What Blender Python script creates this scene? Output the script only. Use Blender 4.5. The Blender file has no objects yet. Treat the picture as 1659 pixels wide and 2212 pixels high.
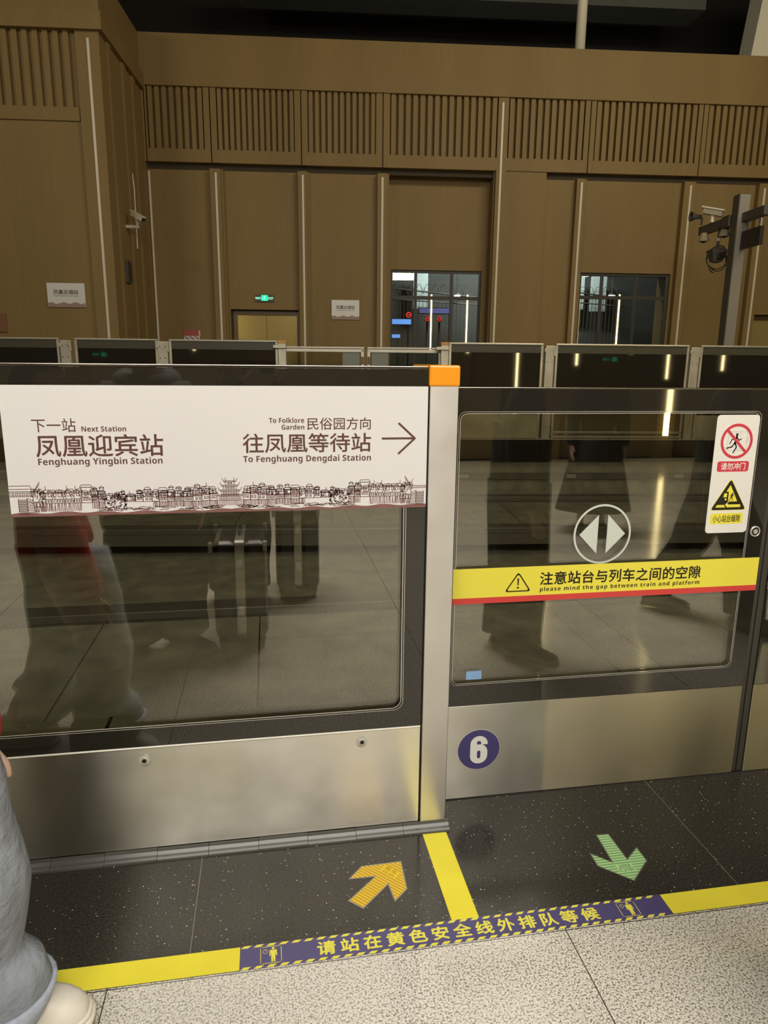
import bpy, bmesh, math, random
from mathutils import Vector, Matrix, Euler

S = bpy.context.scene
COL = S.collection
PI = math.pi
random.seed(7)

# ------------------------------------------------------------------ camera
CAM_H = 1.53
PITCH, ROLL, YAW = math.radians(-12.30653), math.radians(0.57114), math.radians(9.57618)
FAR_ROT = math.radians(-5.87995)
cam_data = bpy.data.cameras.new('camera')
cam_data.sensor_fit = 'HORIZONTAL'
cam_data.sensor_width = 36.0
cam_data.lens = 36.0 * 1491.02 / 1659.0
cam_data.clip_start = 0.03
cam_data.clip_end = 200
cam = bpy.data.objects.new('camera', cam_data)
COL.objects.link(cam)
fw = Vector((math.sin(YAW) * math.cos(PITCH), math.cos(YAW) * math.cos(PITCH), math.sin(PITCH)))
rt0 = Vector((math.cos(YAW), -math.sin(YAW), 0))
up0 = rt0.cross(fw)
rt = math.cos(ROLL) * rt0 + math.sin(ROLL) * up0
up = -math.sin(ROLL) * rt0 + math.cos(ROLL) * up0
cam.matrix_world = Matrix(((rt.x, up.x, -fw.x, 0), (rt.y, up.y, -fw.y, 0), (rt.z, up.z, -fw.z, CAM_H), (0, 0, 0, 1)))
S.camera = cam

# ------------------------------------------------------------------ world, exposure, large lights
world = bpy.data.worlds.new('night')
S.world = world
world.use_nodes = True
bg = world.node_tree.nodes['Background']
bg.inputs[0].default_value = (0.5, 0.45, 0.35, 1)
bg.inputs[1].default_value = 0.012
S.view_settings.view_transform = 'Standard'
S.view_settings.look = 'None'
S.view_settings.gamma = 1
S.view_settings.exposure = 0.0
S.view_settings.use_curve_mapping = False
S.cycles.max_bounces = 8
S.cycles.transparent_max_bounces = 12
S.cycles.glossy_bounces = 4
S.cycles.sample_clamp_indirect = 4.0
S.cycles.caustics_reflective = False
S.cycles.caustics_refractive = False
S.cycles.use_denoising = True


def area(name, loc, target, size, size_y, power, color):
    l = bpy.data.lights.new(name, 'AREA')
    l.shape = 'RECTANGLE'
    l.size = size
    l.size_y = size_y
    l.energy = power
    l.color = color
    o = bpy.data.objects.new(name, l)
    COL.objects.link(o)
    o.location = loc
    d = Vector(target) - Vector(loc)
    o.rotation_euler = d.to_track_quat('-Z', 'Y').to_euler()
    return o


WARM = (1.0, 0.95, 0.875)
area('ceiling_lamp_over_platform', (0.5, -2.6, 6.2), (0.5, 1.3, 0.4), 6.0, 2.0, 635, WARM)
area('added_far_wall_fill', (8.0, 4.5, 9.6), (6.0, 16.0, 6.6), 7.0, 1.2, 520, (1.0, 0.87, 0.62))  # added light to brighten the opposite wall, not a known lamp
area('added_left_block_fill', (-8.0, 2.0, 8.5), (-5.5, 13.5, 6.6), 2.5, 1.2, 240, (1.0, 0.87, 0.62))  # second added light, lifts the projecting block on the left

# ------------------------------------------------------------------ materials
MATS = {}


def mat(name, color=(0.5, 0.5, 0.5), rough=0.5, metal=0.0, spec=0.5, emit=None, strength=0.0, noise=None, bump=None):
    """noise = (scale xyz, amount) darkens and lightens the colour a little; bump = (scale, strength)."""
    if name in MATS:
        return MATS[name]
    m = bpy.data.materials.new(name)
    m.use_nodes = True
    nt = m.node_tree
    p = nt.nodes['Principled BSDF']
    p.inputs['Base Color'].default_value = (*color, 1)
    p.inputs['Roughness'].default_value = rough
    p.inputs['Metallic'].default_value = metal
    p.inputs['Specular IOR Level'].default_value = spec
    if emit:
        p.inputs['Emission Color'].default_value = (*emit, 1)
        p.inputs['Emission Strength'].default_value = strength
    if noise or bump:
        tc = nt.nodes.new('ShaderNodeTexCoord')
    if noise:
        mp = nt.nodes.new('ShaderNodeMapping')
        mp.inputs['Scale'].default_value = noise[0]
        nt.links.new(tc.outputs['Object'], mp.inputs[0])
        n = nt.nodes.new('ShaderNodeTexNoise')
        n.inputs['Scale'].default_value = 1.0
        n.inputs['Detail'].default_value = 5
        nt.links.new(mp.outputs[0], n.inputs['Vector'])
        r = nt.nodes.new('ShaderNodeValToRGB')
        a = noise[1]
        r.color_ramp.elements[0].position = 0.3
        r.color_ramp.elements[1].position = 0.7
        r.color_ramp.elements[0].color = (*[c * (1 - a) for c in color], 1)
        r.color_ramp.elements[1].color = (*[min(1, c * (1 + a)) for c in color], 1)
        nt.links.new(n.outputs['Fac'], r.inputs[0])
        nt.links.new(r.outputs[0], p.inputs['Base Color'])
    if bump:
        nb = nt.nodes.new('ShaderNodeTexNoise')
        nb.inputs['Scale'].default_value = bump[0]
        nb.inputs['Detail'].default_value = 4
        nt.links.new(tc.outputs['Object'], nb.inputs['Vector'])
        b = nt.nodes.new('ShaderNodeBump')
        b.inputs['Strength'].default_value = bump[1]
        b.inputs['Distance'].default_value = 0.01
        nt.links.new(nb.outputs['Fac'], b.inputs['Height'])
        nt.links.new(b.outputs[0], p.inputs['Normal'])
    MATS[name] = m
    return m


def N(nt, t, **kw):
    n = nt.nodes.new(t)
    for k, v in kw.items():
        n.inputs[k].default_value = v
    return n


def glass_mat(name, tint, reflect):
    m = bpy.data.materials.new(name)
    m.use_nodes = True
    nt = m.node_tree
    nt.nodes.remove(nt.nodes['Principled BSDF'])
    out = nt.nodes['Material Output']
    t = nt.nodes.new('ShaderNodeBsdfTransparent')
    t.inputs[0].default_value = (*tint, 1)
    g = nt.nodes.new('ShaderNodeBsdfGlossy')
    g.inputs['Roughness'].default_value = 0.0
    g.inputs[0].default_value = (1, 0.98, 0.94, 1)
    mx = nt.nodes.new('ShaderNodeMixShader')
    fr = nt.nodes.new('ShaderNodeLayerWeight')
    fr.inputs['Blend'].default_value = 0.12
    ad = nt.nodes.new('ShaderNodeMath')
    ad.operation = 'ADD'
    ad.inputs[1].default_value = reflect
    nt.links.new(fr.outputs['Fresnel'], ad.inputs[0])
    nt.links.new(ad.outputs[0], mx.inputs[0])
    nt.links.new(t.outputs[0], mx.inputs[1])
    nt.links.new(g.outputs[0], mx.inputs[2])
    nt.links.new(mx.outputs[0], out.inputs['Surface'])
    MATS[name] = m
    return m


def wood_mat(name, color):
    m = mat(name, color, 0.55, spec=0.25)
    nt = m.node_tree
    p = nt.nodes['Principled BSDF']
    tc = N(nt, 'ShaderNodeTexCoord')
    mp = N(nt, 'ShaderNodeMapping')
    mp.inputs['Scale'].default_value = (26, 26, 0.8)
    nt.links.new(tc.outputs['Object'], mp.inputs[0])
    n = N(nt, 'ShaderNodeTexNoise', Scale=1.0, Detail=6.0, Roughness=0.65)
    nt.links.new(mp.outputs[0], n.inputs['Vector'])
    mp2 = N(nt, 'ShaderNodeMapping')
    mp2.inputs['Scale'].default_value = (1.1, 1.1, 0.12)
    nt.links.new(tc.outputs['Object'], mp2.inputs[0])
    n2 = N(nt, 'ShaderNodeTexNoise', Scale=1.0, Detail=2.0)
    nt.links.new(mp2.outputs[0], n2.inputs['Vector'])
    ad = N(nt, 'ShaderNodeMath')
    ad.operation = 'ADD'
    nt.links.new(n.outputs['Fac'], ad.inputs[0])
    nt.links.new(n2.outputs['Fac'], ad.inputs[1])
    r = N(nt, 'ShaderNodeValToRGB')
    r.color_ramp.elements[0].position = 0.62
    r.color_ramp.elements[1].position = 1.0
    r.color_ramp.elements[0].position = 0.35
    r.color_ramp.elements[0].color = (*[c * 0.8 for c in color], 1)
    r.color_ramp.elements[1].color = (*[c * 1.18 for c in color], 1)
    md = N(nt, 'ShaderNodeMath')
    md.operation = 'MULTIPLY'
    md.inputs[1].default_value = 0.5
    nt.links.new(ad.outputs[0], md.inputs[0])
    nt.links.new(md.outputs[0], r.inputs[0])
    nt.links.new(r.outputs[0], p.inputs['Base Color'])
    return m


def steel_mat(name, color, rough, aniso):
    m = mat(name, color, rough, 1.0)
    nt = m.node_tree
    p = nt.nodes['Principled BSDF']
    tc = N(nt, 'ShaderNodeTexCoord')
    mp = N(nt, 'ShaderNodeMapping')
    mp.inputs['Scale'].default_value = (5, 5, 500)
    nt.links.new(tc.outputs['Object'], mp.inputs[0])
    n = N(nt, 'ShaderNodeTexNoise', Scale=1.0, Detail=3.0)
    nt.links.new(mp.outputs[0], n.inputs['Vector'])
    b = N(nt, 'ShaderNodeBump', Strength=0.06, Distance=0.002)
    nt.links.new(n.outputs['Fac'], b.inputs['Height'])
    nt.links.new(b.outputs[0], p.inputs['Normal'])
    n2 = N(nt, 'ShaderNodeTexNoise', Scale=5.0, Detail=5.0)
    nt.links.new(tc.outputs['Object'], n2.inputs['Vector'])
    mr = N(nt, 'ShaderNodeMapRange')
    mr.inputs['To Min'].default_value = rough * 0.8
    mr.inputs['To Max'].default_value = rough * 1.25
    nt.links.new(n2.outputs['Fac'], mr.inputs['Value'])
    nt.links.new(mr.outputs[0], p.inputs['Roughness'])
    if aniso:
        p.inputs['Anisotropic'].default_value = aniso
        cx = N(nt, 'ShaderNodeCombineXYZ')
        cx.inputs[2].default_value = 1.0
        nt.links.new(cx.outputs[0], p.inputs['Tangent'])
    return m


def terrazzo_mat():
    m = mat('speckled_granite', (0.5, 0.47, 0.4), 0.13, spec=0.45)
    nt = m.node_tree
    p = nt.nodes['Principled BSDF']
    tc = N(nt, 'ShaderNodeTexCoord')
    n = N(nt, 'ShaderNodeTexNoise', Scale=190.0, Detail=3.0, Roughness=0.6, Distortion=0.3)
    nt.links.new(tc.outputs['Object'], n.inputs['Vector'])
    r = N(nt, 'ShaderNodeValToRGB')
    e = r.color_ramp.elements
    e[0].position = 0.40
    e[0].color = (0.20, 0.18, 0.135, 1)
    e[1].position = 0.53
    e[1].color = (0.80, 0.755, 0.65, 1)
    k = r.color_ramp.elements.new(0.47)
    k.color = (0.56, 0.52, 0.43, 1)
    nt.links.new(n.outputs['Fac'], r.inputs[0])
    # slab joints every 1.205 m along x, 1.2 m along y
    sx = N(nt, 'ShaderNodeSeparateXYZ')
    nt.links.new(tc.outputs['Object'], sx.inputs[0])

    def joint(out, off, pitch, w):
        a = N(nt, 'ShaderNodeMath'); a.operation = 'SUBTRACT'; a.inputs[1].default_value = off
        nt.links.new(out, a.inputs[0])
        d = N(nt, 'ShaderNodeMath'); d.operation = 'PINGPONG'; d.inputs[1].default_value = pitch / 2
        nt.links.new(a.outputs[0], d.inputs[0])
        c = N(nt, 'ShaderNodeMath'); c.operation = 'LESS_THAN'; c.inputs[1].default_value = w
        nt.links.new(d.outputs[0], c.inputs[0])
        return c
    j1 = joint(sx.outputs[0], 0.776, 1.206, 0.0016)
    j2 = joint(sx.outputs[1], 0.31, 1.2, 0.0016)
    mxx = N(nt, 'ShaderNodeMath'); mxx.operation = 'MAXIMUM'
    nt.links.new(j1.outputs[0], mxx.inputs[0]); nt.links.new(j2.outputs[0], mxx.inputs[1])
    mx = N(nt, 'ShaderNodeMixRGB')
    mx.inputs[2].default_value = (0.07, 0.06, 0.045, 1)
    nt.links.new(mxx.outputs[0], mx.inputs[0])
    nt.links.new(r.outputs[0], mx.inputs[1])
    nt.links.new(mx.outputs[0], p.inputs['Base Color'])
    return m


def dark_granite_mat():
    m = mat('black_granite', (0.03, 0.028, 0.022), 0.17, spec=0.22)
    nt = m.node_tree
    p = nt.nodes['Principled BSDF']
    tc = N(nt, 'ShaderNodeTexCoord')
    v = N(nt, 'ShaderNodeTexVoronoi', Scale=175.0)
    nt.links.new(tc.outputs['Object'], v.inputs['Vector'])
    sp = N(nt, 'ShaderNodeSeparateColor')
    nt.links.new(v.outputs['Color'], sp.inputs[0])
    gt = N(nt, 'ShaderNodeMath'); gt.operation = 'GREATER_THAN'; gt.inputs[1].default_value = 0.92
    nt.links.new(sp.outputs[0], gt.inputs[0])
    # fleck size varies from crystal to crystal
    sz = N(nt, 'ShaderNodeMath'); sz.operation = 'MULTIPLY'; sz.inputs[1].default_value = 0.34
    nt.links.new(sp.outputs[1], sz.inputs[0])
    lt = N(nt, 'ShaderNodeMath'); lt.operation = 'LESS_THAN'
    nt.links.new(v.outputs['Distance'], lt.inputs[0]); nt.links.new(sz.outputs[0], lt.inputs[1])
    ml = N(nt, 'ShaderNodeMath'); ml.operation = 'MULTIPLY'
    nt.links.new(gt.outputs[0], ml.inputs[0]); nt.links.new(lt.outputs[0], ml.inputs[1])
    n = N(nt, 'ShaderNodeTexNoise', Scale=160.0, Detail=4.0, Roughness=0.7)
    nt.links.new(tc.outputs['Object'], n.inputs['Vector'])
    r = N(nt, 'ShaderNodeValToRGB')
    r.color_ramp.elements[0].position = 0.35
    r.color_ramp.elements[0].color = (0.020, 0.018, 0.014, 1)
    r.color_ramp.elements[1].position = 0.68
    r.color_ramp.elements[1].color = (0.070, 0.063, 0.047, 1)
    nt.links.new(n.outputs['Fac'], r.inputs[0])
    mx = N(nt, 'ShaderNodeMixRGB')
    mx.inputs[2].default_value = (0.75, 0.72, 0.62, 1)
    nt.links.new(ml.outputs[0], mx.inputs[0]); nt.links.new(r.outputs[0], mx.inputs[1])
    sx = N(nt, 'ShaderNodeSeparateXYZ')
    nt.links.new(tc.outputs['Object'], sx.inputs[0])
    a = N(nt, 'ShaderNodeMath'); a.operation = 'SUBTRACT'; a.inputs[1].default_value = 1.3615
    nt.links.new(sx.outputs[0], a.inputs[0])
    d = N(nt, 'ShaderNodeMath'); d.operation = 'PINGPONG'; d.inputs[1].default_value = 0.8
    nt.links.new(a.outputs[0], d.inputs[0])
    c = N(nt, 'ShaderNodeMath'); c.operation = 'LESS_THAN'; c.inputs[1].default_value = 0.0011
    nt.links.new(d.outputs[0], c.inputs[0])
    mx2 = N(nt, 'ShaderNodeMixRGB')
    mx2.inputs[2].default_value = (0.22, 0.2, 0.16, 1)
    nt.links.new(c.outputs[0], mx2.inputs[0]); nt.links.new(mx.outputs[0], mx2.inputs[1])
    nt.links.new(mx2.outputs[0], p.inputs['Base Color'])
    return m


def stripe_mat(name, c0, c1, angle, pitch, duty):
    m = mat(name, c0, 0.4)
    nt = m.node_tree
    p = nt.nodes['Principled BSDF']
    tc = N(nt, 'ShaderNodeTexCoord')
    mp = N(nt, 'ShaderNodeMapping')
    mp.inputs['Rotation'].default_value = (0, 0, angle)
    nt.links.new(tc.outputs['Object'], mp.inputs[0])
    sx = N(nt, 'ShaderNodeSeparateXYZ')
    nt.links.new(mp.outputs[0], sx.inputs[0])
    d = N(nt, 'ShaderNodeMath'); d.operation = 'PINGPONG'; d.inputs[1].default_value = pitch / 2
    nt.links.new(sx.outputs[0], d.inputs[0])
    c = N(nt, 'ShaderNodeMath'); c.operation = 'LESS_THAN'; c.inputs[1].default_value = pitch * duty / 2
    nt.links.new(d.outputs[0], c.inputs[0])
    mx = N(nt, 'ShaderNodeMixRGB')
    mx.inputs[1].default_value = (*c0, 1)
    mx.inputs[2].default_value = (*c1, 1)
    nt.links.new(c.outputs[0], mx.inputs[0])
    nt.links.new(mx.outputs[0], p.inputs['Base Color'])
    return m


WOOD = wood_mat('bamboo_panel', (0.29, 0.198, 0.078))
GAP_SHADE = mat('painted_gap_shade', (0.05, 0.036, 0.018), 0.8)
STEEL = steel_mat('brushed_steel', (0.78, 0.735, 0.62), 0.34, 0.96)
STEEL_POST = steel_mat('satin_steel', (0.76, 0.73, 0.68), 0.36, 0.8)
CHROME = mat('polished_steel', (0.75, 0.73, 0.68), 0.12, 1.0)
ALU = mat('satin_aluminium', (0.62, 0.59, 0.50), 0.34, 0.75)
FAR_STEEL = mat('weathered_steel', (0.60, 0.56, 0.46), 0.42, 0.55, noise=((9, 9, 3), 0.2))
GLASS = glass_mat('tinted_glass', (0.70, 0.70, 0.62), 0.18)
GLASS_FAR = glass_mat('dark_tinted_glass', (0.35, 0.35, 0.32), 0.03)
GLASS_CLEAR = glass_mat('clear_glass', (0.8, 0.82, 0.78), 0.03)
GLASS_WIN = glass_mat('window_glass', (0.8, 0.82, 0.8), 0.10)
FRIT = mat('black_frit', (0.022, 0.0195, 0.014), 0.03, spec=0.95)
RUBBER = mat('black_rubber', (0.016, 0.014, 0.011), 0.5)
RUBBER_GREY = mat('olive_grey_seal', (0.05, 0.045, 0.032), 0.55)
OLIVE = mat('olive_band', (0.07, 0.064, 0.042), 0.4)
WHITE = mat('white_film', (0.765, 0.745, 0.725), 0.32)
WHITE2 = mat('white_sticker', (0.80, 0.775, 0.70), 0.35)
INK = mat('brown_ink', (0.115, 0.05, 0.042), 0.5)
INK_LINE = mat('brown_line_ink', (0.19, 0.075, 0.065), 0.5)
BAND = mat('brown_band', (0.24, 0.115, 0.10), 0.4, noise=((40, 40, 40), 0.1))
ORANGE = mat('orange_cap', (0.92, 0.33, 0.012), 0.35)
YELLOW = mat('yellow_tape', (0.93, 0.81, 0.055), 0.42, noise=((9, 9, 9), 0.04))
YELLOW_B = mat('yellow_banner', (0.85, 0.745, 0.075), 0.3)
RED = mat('red_film', (0.66, 0.06, 0.05), 0.35)
BLACK_INK = mat('black_ink', (0.018, 0.013, 0.008), 0.45)
GREY_INK = mat('grey_line_ink', (0.42, 0.40, 0.37), 0.5)
PURPLE = mat('purple_film', (0.072, 0.058, 0.175), 0.4)
PALE = mat('pale_green_white', (0.62, 0.66, 0.58), 0.4)
BLUE_LABEL = mat('light_blue_label', (0.27, 0.45, 0.72), 0.5)
TERRAZZO = terrazzo_mat()
GRANITE = dark_granite_mat()
CONCRETE = mat('concrete', (0.30, 0.275, 0.205), 0.85, noise=((4, 4, 4), 0.28), bump=(60, 0.3))
CONCRETE_DARK = mat('dark_concrete', (0.16, 0.145, 0.105), 0.85, noise=((3, 3, 3), 0.25))
RAIL = mat('rail_steel', (0.24, 0.22, 0.18), 0.45, 0.6)
NEARBLACK = mat('near_black', (0.012, 0.010, 0.006), 0.9)
ROOF_STRIP = mat('grey_green_beam', (0.10, 0.105, 0.095), 0.7)
COLUMN_WHITE = mat('cream_column_paint', (0.80, 0.76, 0.62), 0.5)
STRIP_OFF = mat('pale_light_diffuser', (0.72, 0.66, 0.54), 0.4)
LED = mat('lit_led_strip', (1, 0.9, 0.6), 0.4, emit=(1.0, 0.82, 0.40), strength=22.0)
GREEN_EXIT = mat('lit_green_exit', (0.0, 0.5, 0.3), 0.4, emit=(0.0, 0.86, 0.42), strength=0.95)
GREEN_PALE = mat('lit_pale_green', (0.3, 0.8, 0.6), 0.4, emit=(0.3, 1.0, 0.75), strength=0.95)
RED_LIT = mat('lit_red', (0.8, 0.05, 0.04), 0.4, emit=(1.0, 0.05, 0.04), strength=1.3)
BLUE_LIT = mat('lit_blue', (0.2, 0.4, 0.9), 0.4, emit=(0.16, 0.38, 1.0), strength=1.2)
BLUE_DIM = mat('lit_violet', (0.12, 0.12, 0.3), 0.4, emit=(0.16, 0.15, 0.42), strength=0.45)
LAMP_WHITE = mat('lit_white_lamp', (1, 1, 1), 0.4, emit=(0.9, 0.97, 1.0), strength=2.2)
WHITE_WALL = mat('white_outdoor_panel', (0.72, 0.78, 0.72), 0.6)
DARK_FRAME = mat('dark_window_frame', (0.045, 0.04, 0.03), 0.5)
GOLD_DOOR = mat('bronze_door_panel', (0.50, 0.39, 0.15), 0.16, 0.35)
POLE_GREY = mat('dark_grey_paint', (0.085, 0.074, 0.056), 0.5)
POLE_LIT = mat('pole_grey_lit', (0.26, 0.24, 0.2), 0.5)
PLASTIC_W = mat('white_plastic', (0.7, 0.64, 0.52), 0.45)
PLASTIC_K = mat('black_plastic', (0.02, 0.018, 0.015), 0.4)
SEAL_GREY = mat('grey_pvc_trim', (0.085, 0.08, 0.068), 0.3, spec=0.5)

# ------------------------------------------------------------------ mesh helpers
FAR = Matrix.Rotation(FAR_ROT, 4, 'Z')


class MB:
    def __init__(self):
        self.bm = bmesh.new()

    def box(self, x0, x1, y0, y1, z0, z1, bevel=0.0):
        g = bmesh.ops.create_cube(self.bm, size=1.0)
        vs = g['verts']
        for v in vs:
            v.co = Vector(((x0 + x1) / 2 + v.co.x * (x1 - x0), (y0 + y1) / 2 + v.co.y * (y1 - y0), (z0 + z1) / 2 + v.co.z * (z1 - z0)))
        if bevel > 0:
            es = list({e for v in vs for e in v.link_edges})
            bmesh.ops.bevel(self.bm, geom=es, offset=bevel, segments=2, affect='EDGES', profile=0.5)
        return self

    def prism(self, pts, fn, d0, d1):
        """closed outline pts (a,b), extruded along the third axis; fn(a,b,d) -> co."""
        v0 = [self.bm.verts.new(fn(a, b, d0)) for a, b in pts]
        v1 = [self.bm.verts.new(fn(a, b, d1)) for a, b in pts]
        n = len(pts)
        fs = [self.bm.faces.new(v0), self.bm.faces.new(list(reversed(v1)))]
        for i in range(n):
            fs.append(self.bm.faces.new((v0[i], v1[i], v1[(i + 1) % n], v0[(i + 1) % n])))
        return self

    def ring_plate(self, outer, inner, fn, d0, d1):
        """plate with a hole: outlines of the same point count."""
        n = len(outer)
        A = [[self.bm.verts.new(fn(a, b, d)) for a, b in pts] for pts in (outer, inner) for d in (d0, d1)]
        o0, o1, i0, i1 = A
        for i in range(n):
            j = (i + 1) % n
            self.bm.faces.new((o0[i], o0[j], i0[j], i0[i]))
            self.bm.faces.new((o1[j], o1[i], i1[i], i1[j]))
            self.bm.faces.new((o0[j], o0[i], o1[i], o1[j]))
            self.bm.faces.new((i0[i], i0[j], i1[j], i1[i]))
        return self

    def tube(self, path, r, seg=10, closed=False, r_end=None):
        path = [Vector(p) for p in path]
        n = len(path)
        rings = []
        for i, p in enumerate(path):
            if closed:
                t = path[(i + 1) % n] - path[i - 1]
            else:
                t = path[min(i + 1, n - 1)] - path[max(i - 1, 0)]
            t.normalize()
            ref = Vector((0, 0, 1)) if abs(t.z) < 0.9 else Vector((1, 0, 0))
            a = t.cross(ref).normalized()
            b = t.cross(a).normalized()
            rr = r if r_end is None else r + (r_end - r) * i / max(1, n - 1)
            rings.append([self.bm.verts.new(p + rr * (math.cos(2 * PI * k / seg) * a + math.sin(2 * PI * k / seg) * b)) for k in range(seg)])
        self._skin(rings, closed, not closed)
        return self

    def _skin(self, rings, closed=False, caps=True):
        n = len(rings)
        seg = len(rings[0])
        for i in range(n if closed else n - 1):
            A, B = rings[i], rings[(i + 1) % n]
            for k in range(seg):
                self.bm.faces.new((A[k], A[(k + 1) % seg], B[(k + 1) % seg], B[k]))
        if caps:
            self.bm.faces.new(list(reversed(rings[0])))
            self.bm.faces.new(rings[-1])

    def loft(self, rings, caps=True, closed=False):
        self._skin([[self.bm.verts.new(Vector(c)) for c in r] for r in rings], closed, caps)
        return self

    def lathe(self, prof, center, axis='Z', seg=24):
        c = Vector(center)
        rings = []
        for r, h in prof:
            ring = []
            for k in range(seg):
                a = 2 * PI * k / seg
                u, v = r * math.cos(a), r * math.sin(a)
                co = {'Z': (u, v, h), 'Y': (u, h, v), 'X': (h, u, v)}[axis]
                ring.append(self.bm.verts.new(c + Vector(co)))
            rings.append(ring)
        self._skin(rings)
        return self

    def quad(self, *pts):
        self.bm.faces.new([self.bm.verts.new(Vector(p)) for p in pts])
        return self


def link_mesh(name, mb, m, parent=None, far=False, smooth=False):
    """Vertices come in the frame of the place (near frame x y z, or far frame u n z) and are stored relative to the parent."""
    bm = mb.bm if isinstance(mb, MB) else mb
    bmesh.ops.recalc_face_normals(bm, faces=bm.faces)
    me = bpy.data.meshes.new(name)
    o = bpy.data.objects.new(name, me)
    COL.objects.link(o)
    base = Vector((0, 0, 0))
    if parent is not None:
        base = Vector(parent['_base'])
        o.parent = parent
        o['_base'] = base
    else:
        # origin at the thing's own base so that its placement can be read from it
        if len(bm.verts):
            xs = [v.co for v in bm.verts]
            base = Vector((sum(v.x for v in xs) / len(xs), sum(v.y for v in xs) / len(xs), min(v.z for v in xs)))
        if name.startswith(('floor', 'wall', 'trim', 'ceiling', 'platform_edge')):
            base = Vector((0, 0, 0))
        o['_base'] = base
        o['_far'] = 1 if far else 0
        o.location = (FAR @ base) if far else base
        if far:
            o.rotation_euler = (0, 0, FAR_ROT)
    for v in bm.verts:
        v.co -= base
    bm.to_mesh(me)
    bm.free()
    me.materials.append(m)
    if smooth:
        for p in me.polygons:
            p.use_smooth = True
    return o


def sub(name, mb, m, part, smooth=False):
    """a sub-part under a part that is a mesh child of a thing"""
    o = link_mesh(name, mb, m, part, smooth=smooth)
    return o


def tag(o, label, cat, group=None):
    o['label'] = label
    o['category'] = cat
    if group:
        o['group'] = group
    return o


def thing(name, label, cat, base, far=False, group=None):
    o = bpy.data.objects.new(name, None)
    COL.objects.link(o)
    o.empty_display_size = 0.1
    b = Vector(base)
    o['_base'] = b
    o.location = (FAR @ b) if far else b
    if far:
        o.rotation_euler = (0, 0, FAR_ROT)
    return tag(o, label, cat, group)


def struct(name, mb, m, far=False, parent=None):
    o = link_mesh(name, mb, m, parent, far)
    if parent is None:
        o['kind'] = 'structure'
    return o


def rrect(x0, x1, z0, z1, r, k=6):
    pts = []
    for cx, cz, a0 in ((x1 - r, z1 - r, 0), (x0 + r, z1 - r, PI / 2), (x0 + r, z0 + r, PI), (x1 - r, z0 + r, 1.5 * PI)):
        for i in range(k + 1):
            a = a0 + PI / 2 * i / k
            pts.append((cx + r * math.cos(a), cz + r * math.sin(a)))
    return pts


def circle(cx, cz, r, k=40, ry=None):
    return [(cx + r * math.cos(2 * PI * i / k), cz + (ry or r) * math.sin(2 * PI * i / k)) for i in range(k)]


def FY(y):
    """upright plane facing the viewer: depth d grows towards -y"""
    return lambda a, b, d: Vector((a, y - d, b))


FZ = lambda a, b, d: Vector((a, b, d))


def sans(body):
    out = []
    for c in body:
        if 'A' <= c <= 'Z':
            out.append(chr(0x1D5D4 + ord(c) - 65))
        elif 'a' <= c <= 'z':
            out.append(chr(0x1D5EE + ord(c) - 97))
        else:
            out.append(c)
    return ''.join(out)


def text_mb(body, x0, x1, b0, b1, fn, d, offset=0.0, thick=0.0004, spacing=1.0, rot=None, align='LEFT', line=1.0):
    cu = bpy.data.curves.new('lettering', 'FONT')
    cu.body = sans(body)
    cu.size = 1.0
    cu.extrude = 0.01
    cu.resolution_u = 4
    cu.space_character = spacing
    cu.align_x = align
    cu.space_line = line
    o = bpy.data.objects.new('lettering', cu)
    COL.objects.link(o)
    dg = bpy.context.evaluated_depsgraph_get()
    me = bpy.data.meshes.new_from_object(o.evaluated_get(dg))
    bpy.data.objects.remove(o)
    bpy.data.curves.remove(cu)
    mb = MB()
    # heavier strokes: the outline stacked a few times, each copy shifted a little
    if not all(ord(c) < 128 for c in body):
        shifts = [(offset, 0, 0), (-offset, 0, 1), (0, offset, 2), (0, -offset, 3)] if offset > 0 else [(0, 0, 0)]
    else:
        shifts = [(0, 0, 0)]
    for dx, dy, dk in shifts:
        n0 = len(mb.bm.verts)
        mb.bm.from_mesh(me)
        mb.bm.verts.ensure_lookup_table()
        for v in list(mb.bm.verts)[n0:]:
            v.co.x += dx
            v.co.y += dy
            v.co.z += 0.0004 * dk if v.co.z > 0 else 0
    bpy.data.meshes.remove(me)
    vs = mb.bm.verts
    ax, bx = min(v.co.x for v in vs), max(v.co.x for v in vs)
    ay, by = min(v.co.y for v in vs), max(v.co.y for v in vs)
    for v in vs:
        a = x0 + (v.co.x - ax) / (bx - ax) * (x1 - x0)
        b = b0 + (v.co.y - ay) / (by - ay) * (b1 - b0)
        if rot:
            cx, cy, th = rot
            da, db = a - cx, b - cy
            a, b = cx + da * math.cos(th) - db * math.sin(th), cy + da * math.sin(th) + db * math.cos(th)
        v.co = fn(a, b, d + (thick * (0.7 + 20 * (v.co.z - 0.01)) if v.co.z > 0 else 0.0))
    return mb


def poly_plate(pts, fn, d0, d1):
    return MB().prism(pts, fn, d0, d1)


def line_mb(mb, pts, w, fn, d, closed=False):
    """flat ribbons following a polyline, each segment its own quad"""
    n = len(pts)
    for i in range(n if closed else n - 1):
        a, b = Vector(pts[i]), Vector(pts[(i + 1) % n])
        t = b - a
        if t.length < 1e-7:
            continue
        t.normalize()
        p = Vector((-t.y, t.x)) * w / 2
        e = t * w * 0.4
        mb.quad(fn(*(a - e - p), d), fn(*(b + e - p), d), fn(*(b + e + p), d), fn(*(a - e + p), d))
    return mb


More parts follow.
